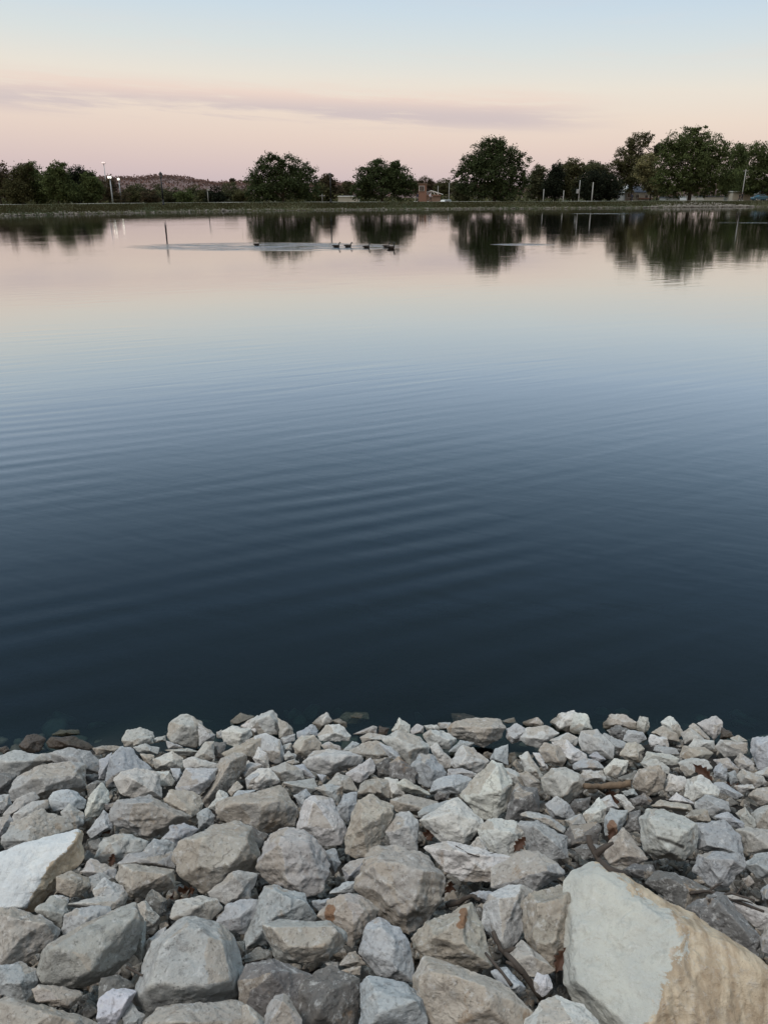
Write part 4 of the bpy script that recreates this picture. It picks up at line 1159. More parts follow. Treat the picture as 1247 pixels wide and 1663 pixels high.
def crown_mesh(lobes, n_leaves, size, clump=.36, edge=.42):
    """lobes: (x,y,z,rx,ry,rz) metres"""
    L = np.array(lobes); vol = (L[:, 3] * L[:, 5]) ** 1.0; pr = vol / vol.sum()
    nc = max(12, n_leaves // 42)
    k = rng.choice(len(L), nc, p=pr)
    d = rng.normal(size=(nc, 3)); d /= np.linalg.norm(d, axis=1, keepdims=True)
    rad = rng.random(nc) ** edge
    cc = L[k, :3] + d * rad[:, None] * L[k, 3:6]
    m = n_leaves // nc
    rr = np.minimum(np.minimum(L[k, 3], L[k, 5]), 2.6) * clump * rng.uniform(.55, 1.25, nc)
    idx = np.repeat(np.arange(nc), m)
    off = rng.normal(size=(len(idx), 3)) * .46
    C = cc[idx] + off * rr[idx][:, None] * np.array([1.15, 1.15, .8])
    V, F = cards(C, rng.uniform(.6, 1.3, len(C)) * size)
    mi = (rng.random(nc) < .42).astype(np.int32)[idx]
    return np_mesh('crown', V, F, False, mi)
GROUPT = 'trees beyond the levee'
def tree(name, label, kind, Y, lobes_px, n, size, zb=-1.3, trunk=.28, trunk_px=None, group=GROUPT, cat='tree', cutoff=None):
    """lobes_px: (px, py, half width px, half height px), the outline of the crown at distance Y"""
    mpp = Y * math.cos(PITCH) / FPX * 1.02
    cx = trunk_px if trunk_px is not None else sum(l[0] for l in lobes_px) / len(lobes_px)
    bx = xat(cx, Y); root = empty(name, (bx, Y, zb)); tag(root, label, cat, group)
    L = []
    rr = random.Random(int(cx * 7 + Y))
    for (x, y, w_, h_) in lobes_px:
        p = at(x, y, Y)
        L.append((p.x - bx, rr.uniform(-.15, .15) * w_ * mpp, p.z - zb, w_ * mpp, max(w_ * mpp * .8, .8), h_ * mpp))
    me = crown_mesh(L, int(n * 3.0), size * .86)
    link_mesh('crown', me, LM[kind], root)
    zc = sum(l[2] for l in L) / len(L); top = max(l[2] + l[5] * .5 for l in L)
    tb = MB(); tb.tube([(0, 0, -.2), (.05, .05, zc * .35), (-.08, 0, zc * .8), (.1, .05, top * .9)], [trunk * 1.35, trunk, trunk * .7, trunk * .22], 9)
    tb.build('trunk', M_TRUNK, root, smooth=True)
    for i, l in enumerate(L[:6]):
        z0 = zc * rr.uniform(.35, .6)
        p1 = Vector((l[0], l[1], l[2])); p0 = Vector((0, 0, z0)); q = p0.lerp(p1, .5) + Vector((0, 0, .25))
        MB().tube([p0, q, p1 + Vector((0, 0, l[5] * .4))], [trunk * .5, trunk * .3, trunk * .08], 6).build('limb', M_TRUNK, root, smooth=True)
    return root

# the big trees standing just behind the levee
tree('oak_tree', 'dense dark tree left of centre, its crown reaching down to the levee', 'oak', 176,
     [(438, 272, 22, 20), (418, 290, 18, 17), (428, 308, 26, 20), (470, 276, 24, 22), (497, 282, 18, 15), (460, 300, 36, 24), (490, 304, 28, 22), (455, 262, 10, 9), (420, 318, 22, 12), (500, 317, 24, 12), (440, 257, 9, 7)], 9500, .40, trunk_px=460)
tree('oak_tree', 'smallest of the dark crowned trees, standing between the lamp post and the brick building', 'oak', 182,
     [(620, 276, 26, 16), (596, 290, 22, 18), (645, 288, 26, 18), (618, 300, 40, 22), (656, 305, 22, 18), (588, 312, 20, 14), (610, 264, 12, 6), (640, 270, 14, 8), (668, 302, 10, 10)], 8500, .40, trunk_px=620)
tree('oak_tree', 'tall dark domed tree right of centre with ragged outline above a gap of sky', 'oak', 184,
     [(800, 240, 22, 17), (785, 252, 24, 18), (820, 252, 24, 20), (800, 276, 42, 28), (842, 262, 18, 15), (768, 268, 22, 17), (750, 282, 16, 10), (832, 296, 28, 24), (778, 300, 36, 22), (812, 310, 40, 17), (800, 262, 30, 30), (850, 290, 10, 14), (756, 302, 14, 14)], 12000, .41, trunk_px=802)
tree('maple_tree', 'largest rounded green tree at the right with two visible trunks beneath', 'green', 202,
     [(1125, 226, 32, 18), (1100, 238, 26, 22), (1150, 240, 28, 24), (1120, 262, 46, 30), (1160, 268, 28, 28), (1088, 262, 22, 26), (1095, 290, 28, 18), (1150, 292, 34, 18), (1125, 214, 16, 7), (1140, 212, 12, 6), (1082, 242, 14, 14), (1120, 300, 30, 10), (1175, 250, 14, 20), (1095, 308, 26, 12), (1150, 308, 28, 12), (1130, 280, 40, 20), (1125, 250, 36, 26), (1075, 290, 16, 18), (1180, 290, 14, 16)], 16000, .44, trunk=.42, trunk_px=1118)
# wood at the left
for lab, kd, Y, lob, n in [
    ('thin-topped brownish tree at the far left edge of the bushy wood', 'brown', 205, [(4, 290, 16, 22), (-14, 300, 20, 22), (14, 306, 16, 18)], 3600),
    ('olive bushy tree second in the wood at the left', 'olive', 203, [(36, 288, 18, 20), (30, 310, 28, 20), (48, 272, 8, 7)], 4200),
    ('dark dome-shaped tree third in the wood at the left', 'green', 206, [(52, 278, 16, 14), (58, 300, 24, 26), (70, 316, 22, 14)], 4600),
    ('tallest tree of the left wood with a feathery dark crown', 'green', 200, [(96, 276, 17, 12), (92, 298, 24, 24), (108, 312, 24, 17), (84, 286, 10, 12)], 5200),
    ('round-topped dark tree near the right end of the left wood', 'dark', 206, [(126, 286, 16, 16), (120, 306, 24, 22), (142, 292, 14, 14)], 4600),
    ('lower dark tree where the left wood slopes down to the levee', 'green', 204, [(148, 296, 14, 16), (146, 314, 20, 15), (156, 306, 12, 12)], 3600),
    ('dull purple-brown tree just right of the left wood behind the lit mast', 'brown', 250, [(176, 304, 18, 12), (166, 314, 22, 14), (192, 318, 20, 11)], 3200)]:
    tree('wood_tree', lab, kd, Y, lob, n, .42, trunk=.2)
# scrub and small trees between the levee and the ridge
for i, (px, py, w_, h_, Y, kd, lab) in enumerate([
    (212, 316, 15, 12, 270, 'olive', 'low olive tree between the two short lit masts'), (225, 311, 12, 12, 300, 'grey', 'grey-green round treetop right of the short lit mast'),
    (244, 318, 14, 10, 268, 'brown', 'dark reddish bush left of the black lamp post'), (258, 312, 12, 12, 310, 'grey', 'pale rounded treetop behind the black lamp post at the left'),
    (278, 316, 16, 13, 280, 'grey', 'pale willow-like tree just right of the left lamp post'), (300, 318, 14, 11, 272, 'green', 'small green tree midway between lamp post and white pole'),
    (318, 313, 13, 12, 310, 'grey', 'light grey-green tree left of the white pole'), (333, 318, 12, 10, 290, 'olive', 'olive tree behind the white pole'),
    (350, 316, 14, 13, 276, 'dark', 'dark tree just right of the white pole'), (376, 312, 16, 15, 280, 'grey', 'pale bushy tree with bare branches left of the dense dark tree'),
    (392, 317, 12, 11, 262, 'olive', 'olive bush touching the left side of the dense dark tree'),
    (532, 300, 12, 18, 215, 'brown', 'rusty autumn tree behind the dense dark tree'), (523, 314, 13, 15, 212, 'olive', 'olive autumn bush at the right foot of the dense dark tree'),
    (548, 314, 12, 12, 300, 'brown', 'reddish bush behind the lamp post and pale building'), (565, 306, 10, 12, 420, 'olive', 'far olive treetop over the long pale building')]):
    tree('scrub_tree', lab, kd, Y, [(px, py, w_, h_), (px + w_ * .4, py + 5, w_ * .8, h_ * .8), (px - w_ * .5, py + 4, w_ * .8, h_ * .8)], 1500 if i < 11 else 2400, .5, trunk=.15, group='small trees between levee and ridge')
# behind the brick building and right of the tall domed tree
for lab, kd, Y, lob, n in [
    ('reddish autumn tree rising behind the brick tower', 'brown', 330, [(690, 300, 14, 12), (702, 306, 12, 12), (682, 306, 12, 12)], 2600),
    ('olive round tree right of the brick tower roof', 'olive', 320, [(722, 302, 14, 12), (712, 310, 12, 12), (730, 312, 10, 12)], 2600),
    ('pale olive shrub filling the gap beside the white vehicle', 'grey', 215, [(743, 308, 10, 16), (752, 316, 12, 12)], 2200),
    ('pale yellow-green tree right behind the tall domed tree', 'grey', 235, [(874, 284, 13, 16), (868, 302, 16, 20), (882, 306, 12, 18)], 3600),
    ('dark cedar right of the pale yellow-green tree', 'dark', 226, [(902, 284, 12, 16), (898, 302, 16, 20)], 3600),
    ('broad grey-olive tree above the two white poles', 'olive', 232, [(925, 272, 22, 13), (918, 292, 28, 24), (945, 284, 18, 16), (930, 306, 34, 16)], 6000),
    ('thin pale treetop behind the dark trees right of centre', 'grey', 262, [(962, 276, 20, 13), (974, 284, 14, 14)], 3000),
    ('dark brown wooded mass left of the clapboard house', 'dark', 222, [(965, 296, 26, 18), (960, 312, 30, 13), (990, 306, 20, 18)], 5600),
    ('tall layered tree with a lobed top above the clapboard house', 'olive', 258, [(1040, 228, 20, 13), (1022, 236, 12, 12), (1018, 258, 24, 18), (1046, 256, 20, 16), (1004, 276, 22, 16), (1030, 282, 28, 22), (1008, 296, 26, 16)], 8600),
    ('slim dark treetop between lobed tree and the largest round tree', 'dark', 262, [(1068, 244, 6, 10), (1064, 256, 8, 10)], 1200),
    ('pale yellow tree partly in front of the clapboard house', 'yellow', 240, [(1052, 262, 16, 12), (1044, 280, 16, 16), (1060, 286, 18, 20), (1066, 306, 18, 12), (1052, 300, 12, 10)], 5200),
    ('dark green tree right of the largest round tree', 'green', 240, [(1200, 250, 18, 16), (1196, 276, 20, 22), (1186, 300, 20, 16)], 5200),
    ('broad dark tree above the parked blue car', 'green', 232, [(1232, 248, 22, 16), (1240, 275, 26, 26), (1218, 288, 26, 22), (1262, 262, 24, 24), (1225, 304, 30, 12)], 7600),
    ('dark evergreen at the right edge behind the tent', 'dark', 238, [(1275, 280, 24, 30), (1255, 302, 24, 14)], 4000)]:
    tree('background_tree', lab, kd, Y, lob, n, .46, trunk=.2)

# distant wooded ridge, leaves turned
M_RIDGE = worn('autumn_hillside', (.150, .096, .086), .95, .3, .06)
def ridge_fn(px, k):
    Y = 640 + k * 90; top = 10.0 + 7.5 * math.exp(-((px - 250) / 140) ** 2) + 3.0 * math.sin(px * .012) * .5 + 1.2 * math.sin(px * .05)
    if px > 700: top -= (px - 700) * .008
    return (xat(px, Y), Y, -1.5 + (top + 1.0) * (k / 3) ** .7)
sheet('hills', ridge_fn, list(range(-500, 1700, 20)), [0, 1, 2, 3], M_RIDGE)
C, S = [], []
for _ in range(40000):
    px = rng.uniform(-500, 1700); k = rng.uniform(0, 3) if rng.random() < .6 else rng.uniform(2.2, 3)
    p = ridge_fn(px, k); q = rng.normal(size=3) * np.array([2.2, 2.2, 1.0])
    C.append((p[0] + q[0], p[1] + q[1], p[2] + 1.0 + q[2] * .7 + 1.5 * vnoise(np.array([[px * .12, k * 3, 0]], dtype=np.float32))[0])); S.append(rng.uniform(1.2, 2.8))
V, F = cards(np.array(C), np.array(S))
mi = (vnoise(np.array(C) * .03, 5) > 0).astype(np.int32)
o = link_mesh('woodland', np_mesh('woodland', V, F, False, mi), LM['red']); tag(o, kind='stuff')
C, S = [], []
for _ in range(16000):
    px = rng.uniform(-300, 1560); Y = rng.uniform(285, 320)
    top = 313 + 4 * vnoise(np.array([[px * .03, 1.0, 0]], dtype=np.float32))[0] + 2 * vnoise(np.array([[px * .13, 5.0, 0]], dtype=np.float32))[0]
    if 560 < px < 760: top += 5
    if px > 860: top -= 22 * min(1, (px - 860) / 60)
    zt = at(px, top, Y).z
    C.append((xat(px, Y, 0), Y, rng.uniform(-1.3, zt))); S.append(rng.uniform(.7, 1.5))
V, F = cards(np.array(C), np.array(S))
o = link_mesh('undergrowth', np_mesh('undergrowth', V, F, False, (rng.random(len(C)) < .5).astype(np.int32)), LM['olive']); tag(o, kind='stuff')
tree('ridge_tree', 'lone round treetop standing up on the skyline of the far ridge', 'brown', 690, [(378, 295, 4.5, 5)], 500, 1.1, zb=3, trunk=.4, group='trees on the far ridge')

# ------------------------------------------------------------------ lamps, masts and poles
M_BLACK = worn('black_iron', (.020, .020, .022), .5, .2, 3)
M_GALV = worn('galvanised_steel', (.42, .43, .44), .5, .2, 3, metal=.3)
M_WPOLE = worn('grey_white_pole', (.36, .355, .34), .7, .15, 1)
m_gl, t, b = principled('frosted_glass', (.22, .21, .20), .3, .5)
M_GLOBE = m_gl
def lamp_post(px, top, base, Y, label):
    zt, zb_ = at(px, top, Y).z, levee_top(px) - .05
    H = zt - zb_; r = empty('street_lamp', (xat(px, Y, 3), Y, zb_)); tag(r, label, 'lamp post', 'black lamp posts along the levee')
    MB().tube([(0, 0, 0), (0, 0, .12), (0, 0, .18), (0, 0, .7), (0, 0, .8)], [.2, .2, .14, .12, .07], 12).build('base', M_BLACK, r, smooth=True)
    MB().tube([(0, 0, .75), (0, 0, H - .95)], [.12, .09], 10).build('pole', M_BLACK, r, smooth=True)
    MB().tube([(0, 0, H - .97), (0, 0, H - .88), (0, 0, H - .82)], [.06, .15, .17], 10).build('collar', M_BLACK, r, smooth=True)
    g = MB().tube([(0, 0, H - .82), (0, 0, H - .60), (0, 0, H - .34)], [.15, .20, .24], 8).build('lantern', M_GLOBE, r)
    for k in range(4):
        a = k * math.pi / 2 + .4
        MB().tube([(.16 * math.cos(a), .16 * math.sin(a), H - .82), (.25 * math.cos(a), .25 * math.sin(a), H - .33)], .018, 5).build('frame_bar', M_BLACK, g)
    MB().tube([(0, 0, H - .34), (0, 0, H - .30), (0, 0, H - .12), (0, 0, H - .05), (0, 0, H)], [.30, .28, .10, .05, .015], 10).build('cap', M_BLACK, r, smooth=True)
lamp_post(264, 278.5, 331, 127.5, 'tall black lamp post nearer the left end of the levee')
lamp_post(537, 280, 328, 160.0, 'black lamp post just right of the dense dark tree')

m_lit, t, b = principled('lit_floodlight', (.9, .9, .85), .4)
b.inputs['Emission Color'].default_value = (1, .93, .80, 1); b.inputs['Emission Strength'].default_value = 3.0
m_dim, t, b = principled('pink_lit_floodlight', (.8, .7, .7), .4)
b.inputs['Emission Color'].default_value = (1, .80, .76, 1); b.inputs['Emission Strength'].default_value = 1.0
def mast(px, top, Y, label, lit, n=2, w_=.5):
    zt = at(px, top, Y).z; zb_ = -1.3; r = empty('light_mast', (xat(px, Y, (zt + zb_) / 2), Y, zb_)); tag(r, label, 'floodlight mast', 'floodlight masts of the sports field')
    H = zt - zb_
    MB().tube([(0, 0, 0), (0, 0, H * .5), (0, 0, H)], [.22, .17, .12], 10).build('pole', M_GALV, r, smooth=True)
    MB().box((0, 0, H), (w_ * n, .14, .14)).build('crossbar', M_GALV, r)
    for k in range(n):
        x = (k - (n - 1) / 2) * w_
        h_ = MB().box((x, -.15, H + .35), (w_ * .86, .35, .60), top=.8).build('floodlight', M_GALV, r)
        MB().box((x, -.345, H + .35), (w_ * .70, .04, .50)).build('lamp_glass', lit, h_)
mast(173, 266, 300, 'tallest thin floodlight mast with a pink glow, left of the other two', m_dim, 2, .6)
mast(182, 290, 235, 'brightest lit floodlight mast, in the middle of the three', m_lit, 2, .55)
mast(196, 293, 250, 'short lit floodlight mast farthest right of the three', m_lit, 1, .8)

def pole(px, top, Y, label, head=None, r_=.10, zb_=-1.3):
    p = at(px, top, Y); r = empty('utility_pole', (xat(px, Y, 3), Y, zb_)); tag(r, label, 'pole', 'pale poles behind the levee'); H = p.z - zb_
    MB().tube([(0, 0, 0), (0, 0, H * .5), (0, 0, H)], [r_ * 1.2, r_, r_ * .8], 10).build('pole', M_WPOLE, r, smooth=True)
    if head == 'box': MB().box((-.38, -.02, H - 2.4), (.5, .4, .9)).build('transformer', M_GALV, r)
    if head == 'arm':
        MB().tube([(0, 0, H - .15), (.5, 0, H + .25), (1.1, 0, H + .25)], .06, 6).build('arm', M_GALV, r, smooth=True)
        MB().box((1.25, 0, H + .2), (.7, .3, .16)).build('lamp_head', M_GALV, r)
    if head == 'cross': MB().box((0, 0, H - .35), (1.3, .12, .14)).build('crossarm', M_WPOLE, r)
    if head == 'cap': MB().box((.15, 0, H), (.5, .25, .3)).build('lamp_head', M_WPOLE, r)
pole(337.5, 308, 158, 'white pole with a small lamp head standing alone left of the dense dark tree', 'cap', .07, 1.3)
pole(523, 315, 175, 'short white post with a crossarm at the foot of the dense dark tree', 'cross', .09, 1.2)
pole(711, 302, 240, 'thin pale pole behind the brick building roof', None, .09)
pole(729, 297, 235, 'pale street light pole with an arm above the white vehicle', 'arm', .10)
pole(882.5, 307, 205, 'first plain pale pole right of the tall domed tree', None, .10)
pole(915, 309, 205, 'short pale pole between the plain pole and the transformer pole', None, .10)
pole(940, 292.5, 200, 'pale pole carrying a grey transformer box', 'box', .10)
pole(961.5, 296, 203, 'pale pole just right of the transformer pole', None, .13)
pole(1205, 275, 214, 'tall pale utility pole beside the sheds at the right', 'cross', .11)

# ------------------------------------------------------------------ buildings
M_SIDING = worn('grey_siding', (.33, .33, .31), .8, .12, 1)
M_CREAM = worn('cream_siding', (.46, .43, .36), .8, .12, 1)
M_WHITE = worn('white_paint', (.72, .72, .70), .7, .08, 1)
M_ROOF = worn('slate_roof', (.075, .085, .11), .8, .2, 2)
M_BRICK = worn('red_brick', (.30, .165, .12), .9, .2, 6)
M_TANR = worn('tan_roof', (.30, .20, .15), .85, .15, 3)
M_GLASS, t, b = principled('window_glass', (.03, .035, .04), .08, .6)
def win(parent, x, y, z, w_, h_, bars=1):
    f = MB().box((x, y - .04, z), (w_ + .16, .10, h_ + .16)).build('window', M_WHITE, parent)
    for k in range(bars + 1):
        pw = w_ / (bars + 1)
        MB().box((x - w_ / 2 + pw * (k + .5), y - .10, z), (pw - .07, .05, h_)).build('pane', M_GLASS, f)
def house():
    Y = 262; mp = Y * math.cos(PITCH) / FPX * 1.02
    x0 = xat(1013, Y, 0); r = empty('clapboard_house', (x0, Y, -1.2)); tag(r, 'two-storey clapboard house with blue-grey roof left of the pale yellow tree', 'house')
    g = 13 * mp; Wd = 46 * mp; He = 4.2; Hr = 6.0
    f = lambda x, y, z: (x, y, z)
    MB().prism([(0, 0), (g, 0), (g, He), (g / 2, Hr), (0, He)], 0, 8).build('gable_wall', M_SIDING, r)
    MB().box((g + (Wd - g) / 2, 4.6, He / 2), (Wd - g, 6.8, He)).build('wall', M_CREAM, r)
    rb = MB(); rb.prism([(-.35, He - .28), (g / 2, Hr + .12), (g + .35, He - .28), (g + .35, He - .10), (g / 2, Hr + .32), (-.35, He - .10)], -.4, 8.3).build('gable_roof', M_WHITE, r)
    rb = MB(); rb.V = [(g * .55, .9, He - .05), (Wd + .4, .9, He - .05), (Wd + .4, 4.6, Hr), (g * .55, 4.6, Hr), (g * .55, 8.4, He - .05), (Wd + .4, 8.4, He - .05)]
    rb.F = [(0, 1, 2, 3), (3, 2, 5, 4), (0, 3, 4), (1, 5, 2), (0, 4, 5, 1)]
    ro = rb.build('roof', M_ROOF, r); MB().box((g, 4.2, Hr + .3), (.7, .7, 1.5)).build('chimney', M_SIDING, ro)
    win(r, g + 1.7, 1.2, He - 1.1, .9, 1.0); win(r, g / 2, 0, He - .9, .9, 1.1); win(r, g + 4.5, 1.2, He - 1.1, .9, 1.0)
    MB().box((g / 2, -.8, 2.0), (g, 1.6, .16)).build('porch_roof', M_BRICK, r)
    for k in range(3): MB().box((.2 + k * (g - .4) / 2, -1.4, 1.0), (.16, .16, 1.9)).build('porch_post', M_WHITE, r)
    d = MB().box((Wd - 2.2, 1.12, 1.1), (3.4, .1, 1.9)).build('garage_door', M_WHITE, r)
    MB().box((Wd - 2.2, .9, 2.4), (4.2, .7, .3)).build('garage_lintel', M_BRICK, r)
house()
def brick_tower():
    Y = 225; mp = Y * math.cos(PITCH) / FPX * 1.02
    x0 = xat(680, Y, 0); r = empty('brick_building', (x0, Y, -1.2)); tag(r, 'low brick building with a square tower and white window behind the walkers', 'building')
    zt = at(684, 299, Y).z + 1.2; zr = at(684, 318, Y).z + 1.2
    MB().box((1.0, 1.7, zt / 2), (12 * mp, 3.0, zt)).build('tower', M_BRICK, r)
    MB().box((1.0, 1.7, zt + .06), (12 * mp + .3, 3.3, .16)).build('tower_coping', M_TANR, r)
    MB().box((17 * mp, 3, zr / 2), (35 * mp, 5.0, zr)).build('wall', M_TANR, r)
    MB().box((17 * mp, 3, zr + .12), (36 * mp, 5.4, .26)).build('fascia', M_BRICK, r)
    win(r, .7, .2, at(684, 306, Y).z + 1.2, 1.2, 1.1)
    cx = 20 * mp; hh = at(690, 312, Y).z + 1.2 - zr
    for k, a in enumerate((-1, -.5, 0, .5, 1)):
        MB().tube([(cx + a * 1.9, 2.0, zr + .3), (cx + a * 1.4, 2.0, zr + .2 + hh * .6), (cx, 2.0, zr + .35 + hh)], .09, 6).build('roof_rib', M_WHITE, r)
    for sx in (-1, 1): MB().tube([(cx + sx * 3.1, 2.0, zr + .3), (cx + sx * 1.2, 2.0, zr + .1 + hh * .9), (cx, 2.0, zr + .35 + hh)], .10, 6).build('roof_edge', M_WHITE, r)
brick_tower()
def simple_building(name, label, cat, pxa, pxb, top, Y, wallm, roofm, gable=False, doors=1, depth=6, zb_=-1.2):
    xa, xb = xat(pxa, Y, 1), xat(pxb, Y, 1); W_ = xb - xa; H = at(pxa, top, Y).z - zb_
    r = empty(name, (xa, Y, zb_)); tag(r, label, cat)
    if gable:
        MB().prism([(0, 0), (W_, 0), (W_, H * .72), (W_ / 2, H), (0, H * .72)], 0, depth).build('wall', wallm, r)
        MB().prism([(-.2, H * .70), (W_ / 2, H + .02), (W_ + .2, H * .70), (W_ + .2, H * .76), (W_ / 2, H + .14), (-.2, H * .76)], -.2, depth + .2).build('roof', roofm, r)
    else:
        MB().box((W_ / 2, depth / 2, H / 2), (W_, depth, H)).build('wall', wallm, r)
        MB().box((W_ / 2, depth / 2, H + .09), (W_ + .3, depth + .3, .2)).build('roof', roofm, r)
    for k in range(doors):
        MB().box((W_ * (k + .5) / doors, -.04, H * .25), (min(1.4, W_ * .25), .08, H * .5)).build('door', M_SIDING, r)
simple_building('warehouse', 'long pale building right of the second lamp post', 'building', 549, 583, 319.5, 255, M_CREAM, M_WHITE, doors=2)
simple_building('bungalow', 'low pale bungalow under the right side of the largest round tree', 'house', 1142, 1176, 319.5, 262, M_CREAM, M_ROOF, doors=2)
simple_building('garden_shed', 'small white shed between the trunks of the largest round tree', 'shed', 1113, 1134, 319.5, 268, M_WHITE, M_SIDING)
simple_building('garage', 'dark low garage left of the trunks of the largest round tree', 'garage', 1080, 1108, 321, 275, M_SIDING, M_ROOF)
simple_building('white_shed', 'cream shed with arched white end left of the parked blue car', 'shed', 1188, 1222, 311.5, 236, M_CREAM, M_WHITE, doors=2)
simple_building('tent', 'white gabled tent behind the parked blue car', 'tent', 1229, 1262, 306.5, 240, M_WHITE, M_WHITE, gable=True)

# ------------------------------------------------------------------ vehicles
M_BLUE = worn('teal_blue_paint', (.05, .12, .17), .3, .1, 1, spec=.6)
M_VWHITE = worn('white_vehicle_paint', (.70, .71, .70), .3, .05, 1, spec=.6)
M_TYRE = worn('tyre_rubber', (.02, .02, .02), .8, .1, 8)
def car(px, Y, zb_, rz, mat, label, name, cat, prof, glass, L):
    r = empty(name, (xat(px, Y, 0), Y, zb_), rz); tag(r, label, cat)
    def inset(x, y, z):
        k = 1 - .16 * max(0, (z - .95) / .5); return (x, y * k, z)
    MB().prism(prof, -.85, .85, inset).build('body', mat, r, bevel=.04)
    for s in (-1, 1):
        MB().prism(glass, s * .80, s * .825, lambda x, y, z: (x, y * (1 - .07 * max(0, (z - .95) / .5)), z)).build('side_window', M_GLASS, r)
        for wx in (-L * .31, L * .31):
            w_ = MB().tube([(wx, s * .66, .32), (wx, s * .88, .32)], .33, 18).build('wheel', M_TYRE, r)
            MB().tube([(wx, s * .875, .32), (wx, s * .89, .32)], .2, 12).build('rim', M_GALV, w_)
        MB().box((-L * .49, s * .6, .68), (.12, .32, .16)).build('headlight', M_WHITE, r)
        MB().box((L * .49, s * .62, .75), (.10, .26, .18)).build('tail_light', M_BRICK, r)
car(1232, 222, 0.98, 0.05, M_BLUE, 'teal blue parked car in front of the white tent at the right', 'parked_car', 'car',
    [(-2.2, .28), (2.2, .28), (2.25, .75), (2.1, .95), (1.5, 1.0), (.8, 1.42), (-.5, 1.42), (-1.2, .98), (-2.1, .82), (-2.25, .6)],
    [(-1.0, .98), (1.3, 1.0), (.75, 1.34), (-.45, 1.34)], 4.4)
car(722, 232, -.75, .9, M_VWHITE, 'white vehicle parked right of the brick building', 'parked_van', 'van',
    [(-2.2, .3), (2.2, .3), (2.25, 1.0), (2.1, 1.85), (-.9, 1.85), (-1.5, 1.1), (-2.2, .95), (-2.25, .6)],
    [(-1.2, 1.15), (1.9, 1.15), (1.85, 1.7), (-.8, 1.7)], 4.4)

# ------------------------------------------------------------------ people on the levee
def cloth(name, c): return worn(name, c, .9, .2, 8)
M_SKIN = worn('skin', (.42, .27, .20), .6, .05, 8)
M_HAIR = worn('hair', (.05, .035, .025), .7, .2, 20)
def person(px, Y, zb_, face, phase, shirt, trous, label, Hh=1.74):
    """face: heading in radians; phase: length of the stride"""
    r = empty('person', (xat(px, Y, 1), Y, zb_), face); tag(r, label, 'person', 'people walking on the levee')
    s = phase
    J = [(0, 0, .93), (0, 0, 1.12), (0, 0, 1.38), (0, 0, 1.50), (.02, 0, 1.60), (.02, 0, 1.70),
         (0, .10, .88), (.24 * s, .10, .50), (.20 * s + .02, .10, .08), (.20 * s + .18, .10, .04),
         (0, -.10, .88), (.02 * s, -.10, .48), (-.38 * s, -.10, .12), (-.30 * s, -.10, .04),
         (0, .19, 1.40), (-.16 * s, .23, 1.12), (-.02 * s + .05, .22, .88), (.03, .22, .79),
         (0, -.19, 1.40), (.12 * s, -.23, 1.12), (.32 * s, -.20, .95), (.40 * s, -.19, .88)]
    E = [(0, 1), (1, 2), (2, 3), (3, 4), (4, 5), (0, 6), (6, 7), (7, 8), (8, 9), (0, 10), (10, 11), (11, 12), (12, 13),
         (2, 14), (14, 15), (15, 16), (16, 17), (2, 18), (18, 19), (19, 20), (20, 21)]
    rad = [.15, .13, .16, .06, .095, .085, .095, .065, .045, .035, .095, .065, .045, .035, .065, .048, .036, .04, .065, .048, .036, .04]
    k = Hh / 1.80
    me = bpy.data.meshes.new('body'); me.from_pydata([tuple(c * k for c in v) for v in J], E, [])
    o = bpy.data.objects.new('tmp_body', me); COL.objects.link(o)
    m = o.modifiers.new('s', 'SKIN')
    for i, v in enumerate(me.skin_vertices[0].data): v.radius = (rad[i] * k, rad[i] * k); v.use_root = (i == 0)
    o.modifiers.new('d', 'SUBSURF').levels = 2
    bpy.context.view_layer.update()
    ev = o.evaluated_get(bpy.context.evaluated_depsgraph_get())
    m2 = bpy.data.meshes.new_from_object(ev); m2.materials.clear()
    bpy.data.objects.remove(o)
    bo = link_mesh('body', m2, [M_SKIN, shirt, trous], r)
    for f in m2.polygons:
        z = f.center.z / k; f.use_smooth = True
        arm = abs(f.center.y) / k > .165
        f.material_index = 2 if (z < .98 and not arm) else (0 if z > 1.50 or (arm and z < .93) else 1)
    MB().tube([(.0, 0, 1.66 * k), (-.02, 0, 1.74 * k), (-.01, 0, 1.80 * k)], [.10, .105, .05], 10).build('hair', M_HAIR, r, smooth=True)
    for dy in (.10, -.10):
        fx = (.20 * s + .10) if dy > 0 else -.32 * s
        MB().box((fx * k, dy * k, .05), (.27, .10, .09)).build('shoe', M_BLACK if dy > 0 else M_WHITE, r)
M_GREYT, M_DARKT = cloth('pale_lilac_shirt', (.74, .70, .78)), cloth('dark_cloth', (.03, .03, .04))
M_PALE = cloth('pale_jacket', (.42, .42, .36)); M_NAVY = cloth('navy_jacket', (.03, .035, .06))
def person_y(px): return shore_y(px) + 7.2
person(698, person_y(698), levee_top(698), 0.0, 1.25, M_GREYT, M_DARKT, 'person in a pale lilac shirt striding in front of the brick building', 1.78)
person(678, person_y(678), levee_top(678), .3, .7, M_NAVY, M_DARKT, 'person in dark clothes behind the striding walker', 1.76)
person(673.5, person_y(674) + .6, levee_top(674), .2, .4, M_PALE, M_PALE, 'smaller person in pale clothes beside the one in dark clothes', 1.2)
person(1025, person_y(1025), levee_top(1025), 1.2, .4, M_NAVY, M_DARKT, 'person in dark jacket bending in front of the clapboard house', 1.6)
person(1203, person_y(1203), levee_top(1203), 2.2, .7, M_DARKT, M_DARKT, 'person in black standing at the foot of the tall utility pole', 1.85)
person(1199, person_y(1199) + .4, levee_top(1199), 2.2, .4, M_DARKT, M_NAVY, 'person in navy half hidden left of the one in black', 1.6)

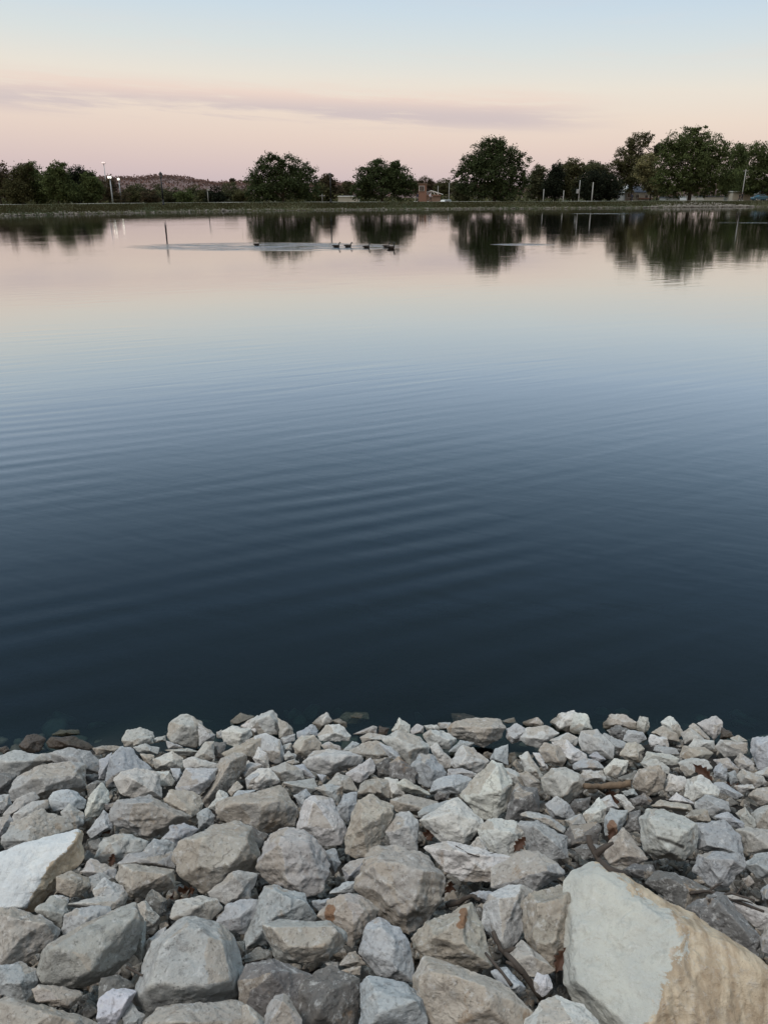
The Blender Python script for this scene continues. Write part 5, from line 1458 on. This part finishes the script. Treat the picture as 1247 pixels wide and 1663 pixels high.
# ------------------------------------------------------------------ ducks
M_DUCK = worn('mottled_brown_feathers', (.035, .027, .020), .7, .5, 18)
M_DHEAD = worn('dark_head_feathers', (.020, .025, .022), .5, .3, 20)
M_BILL = worn('dull_yellow_bill', (.22, .17, .05), .5, .2, 20)
M_PALEF = worn('pale_flank_feathers', (.075, .065, .055), .7, .3, 16)
def duck(px, py, rz, label, k=1.0, up=1.0, bodym=None):
    d = ray(px, py + 1.5); s = -CAM_H / d.z; p = CAMP + d * s
    r = empty('duck', (p.x, p.y, 0), rz); tag(r, label, 'duck', 'ducks swimming in a line')
    V = []; n = 12; secs = [(-.27, .115, .012, .012), (-.22, .10, .045, .03), (-.12, .065, .09, .075), (0, .05, .115, .095), (.10, .055, .105, .095), (.17, .07, .07, .075), (.205, .08, .03, .035)]
    F = []
    for (x, z, a, b_) in secs:
        for i in range(n):
            t_ = 2 * math.pi * i / n; V.append((x * k, a * math.cos(t_) * k, (z + b_ * math.sin(t_)) * k))
    for j in range(len(secs) - 1):
        for i in range(n): F.append((j * n + i, j * n + (i + 1) % n, (j + 1) * n + (i + 1) % n, (j + 1) * n + i))
    F.append(tuple(reversed(range(n)))); F.append(tuple((len(secs) - 1) * n + i for i in range(n)))
    b = MB(); b.V = V; b.F = F; b.build('body', bodym or M_DUCK, r, smooth=True)
    hz = .24 * up
    MB().tube([(.15 * k, 0, .08 * k), (.19 * k, 0, .15 * k), (.19 * k, 0, hz * k), (.205 * k, 0, (hz + .035) * k), (.245 * k, 0, (hz + .03) * k), (.27 * k, 0, (hz + .02) * k)],
              [.045 * k, .030 * k, .032 * k, .045 * k, .036 * k, .016 * k], 12).build('head', M_DHEAD, r, smooth=True)
    MB().tube([(.26 * k, 0, (hz + .018) * k), (.30 * k, 0, (hz + .010) * k), (.325 * k, 0, (hz + .008) * k)], [.017 * k, .016 * k, .008 * k], 8).build('bill', M_BILL, r, smooth=True)
    for s_ in (-1, 1):
        MB().tube([(-.20 * k, s_ * .04 * k, .115 * k), (-.06 * k, s_ * .098 * k, .10 * k), (.08 * k, s_ * .095 * k, .085 * k)], [.012 * k, .045 * k, .02 * k], 8).build('wing', bodym or M_DUCK, r, smooth=True)
duck(417, 397, .1, 'small dark duck trailing alone far behind the others', .85, .7)
duck(546, 400, 0, 'first duck of the close pair in the middle of the line', 1.0, 1.0)
duck(565, 399.5, .1, 'low brown duck just ahead of the first of the pair', 1.05, .85, M_PALEF)
duck(595, 401, -.05, 'slim duck with raised dark head swimming alone between the pairs', .95, 1.05)
duck(627, 400, .2, 'paler duck half hidden behind the leading duck', 1.0, .9, M_PALEF)
duck(635, 402.5, -.6, 'leading duck, darkest and largest, at the head of the line', 1.15, 1.0)
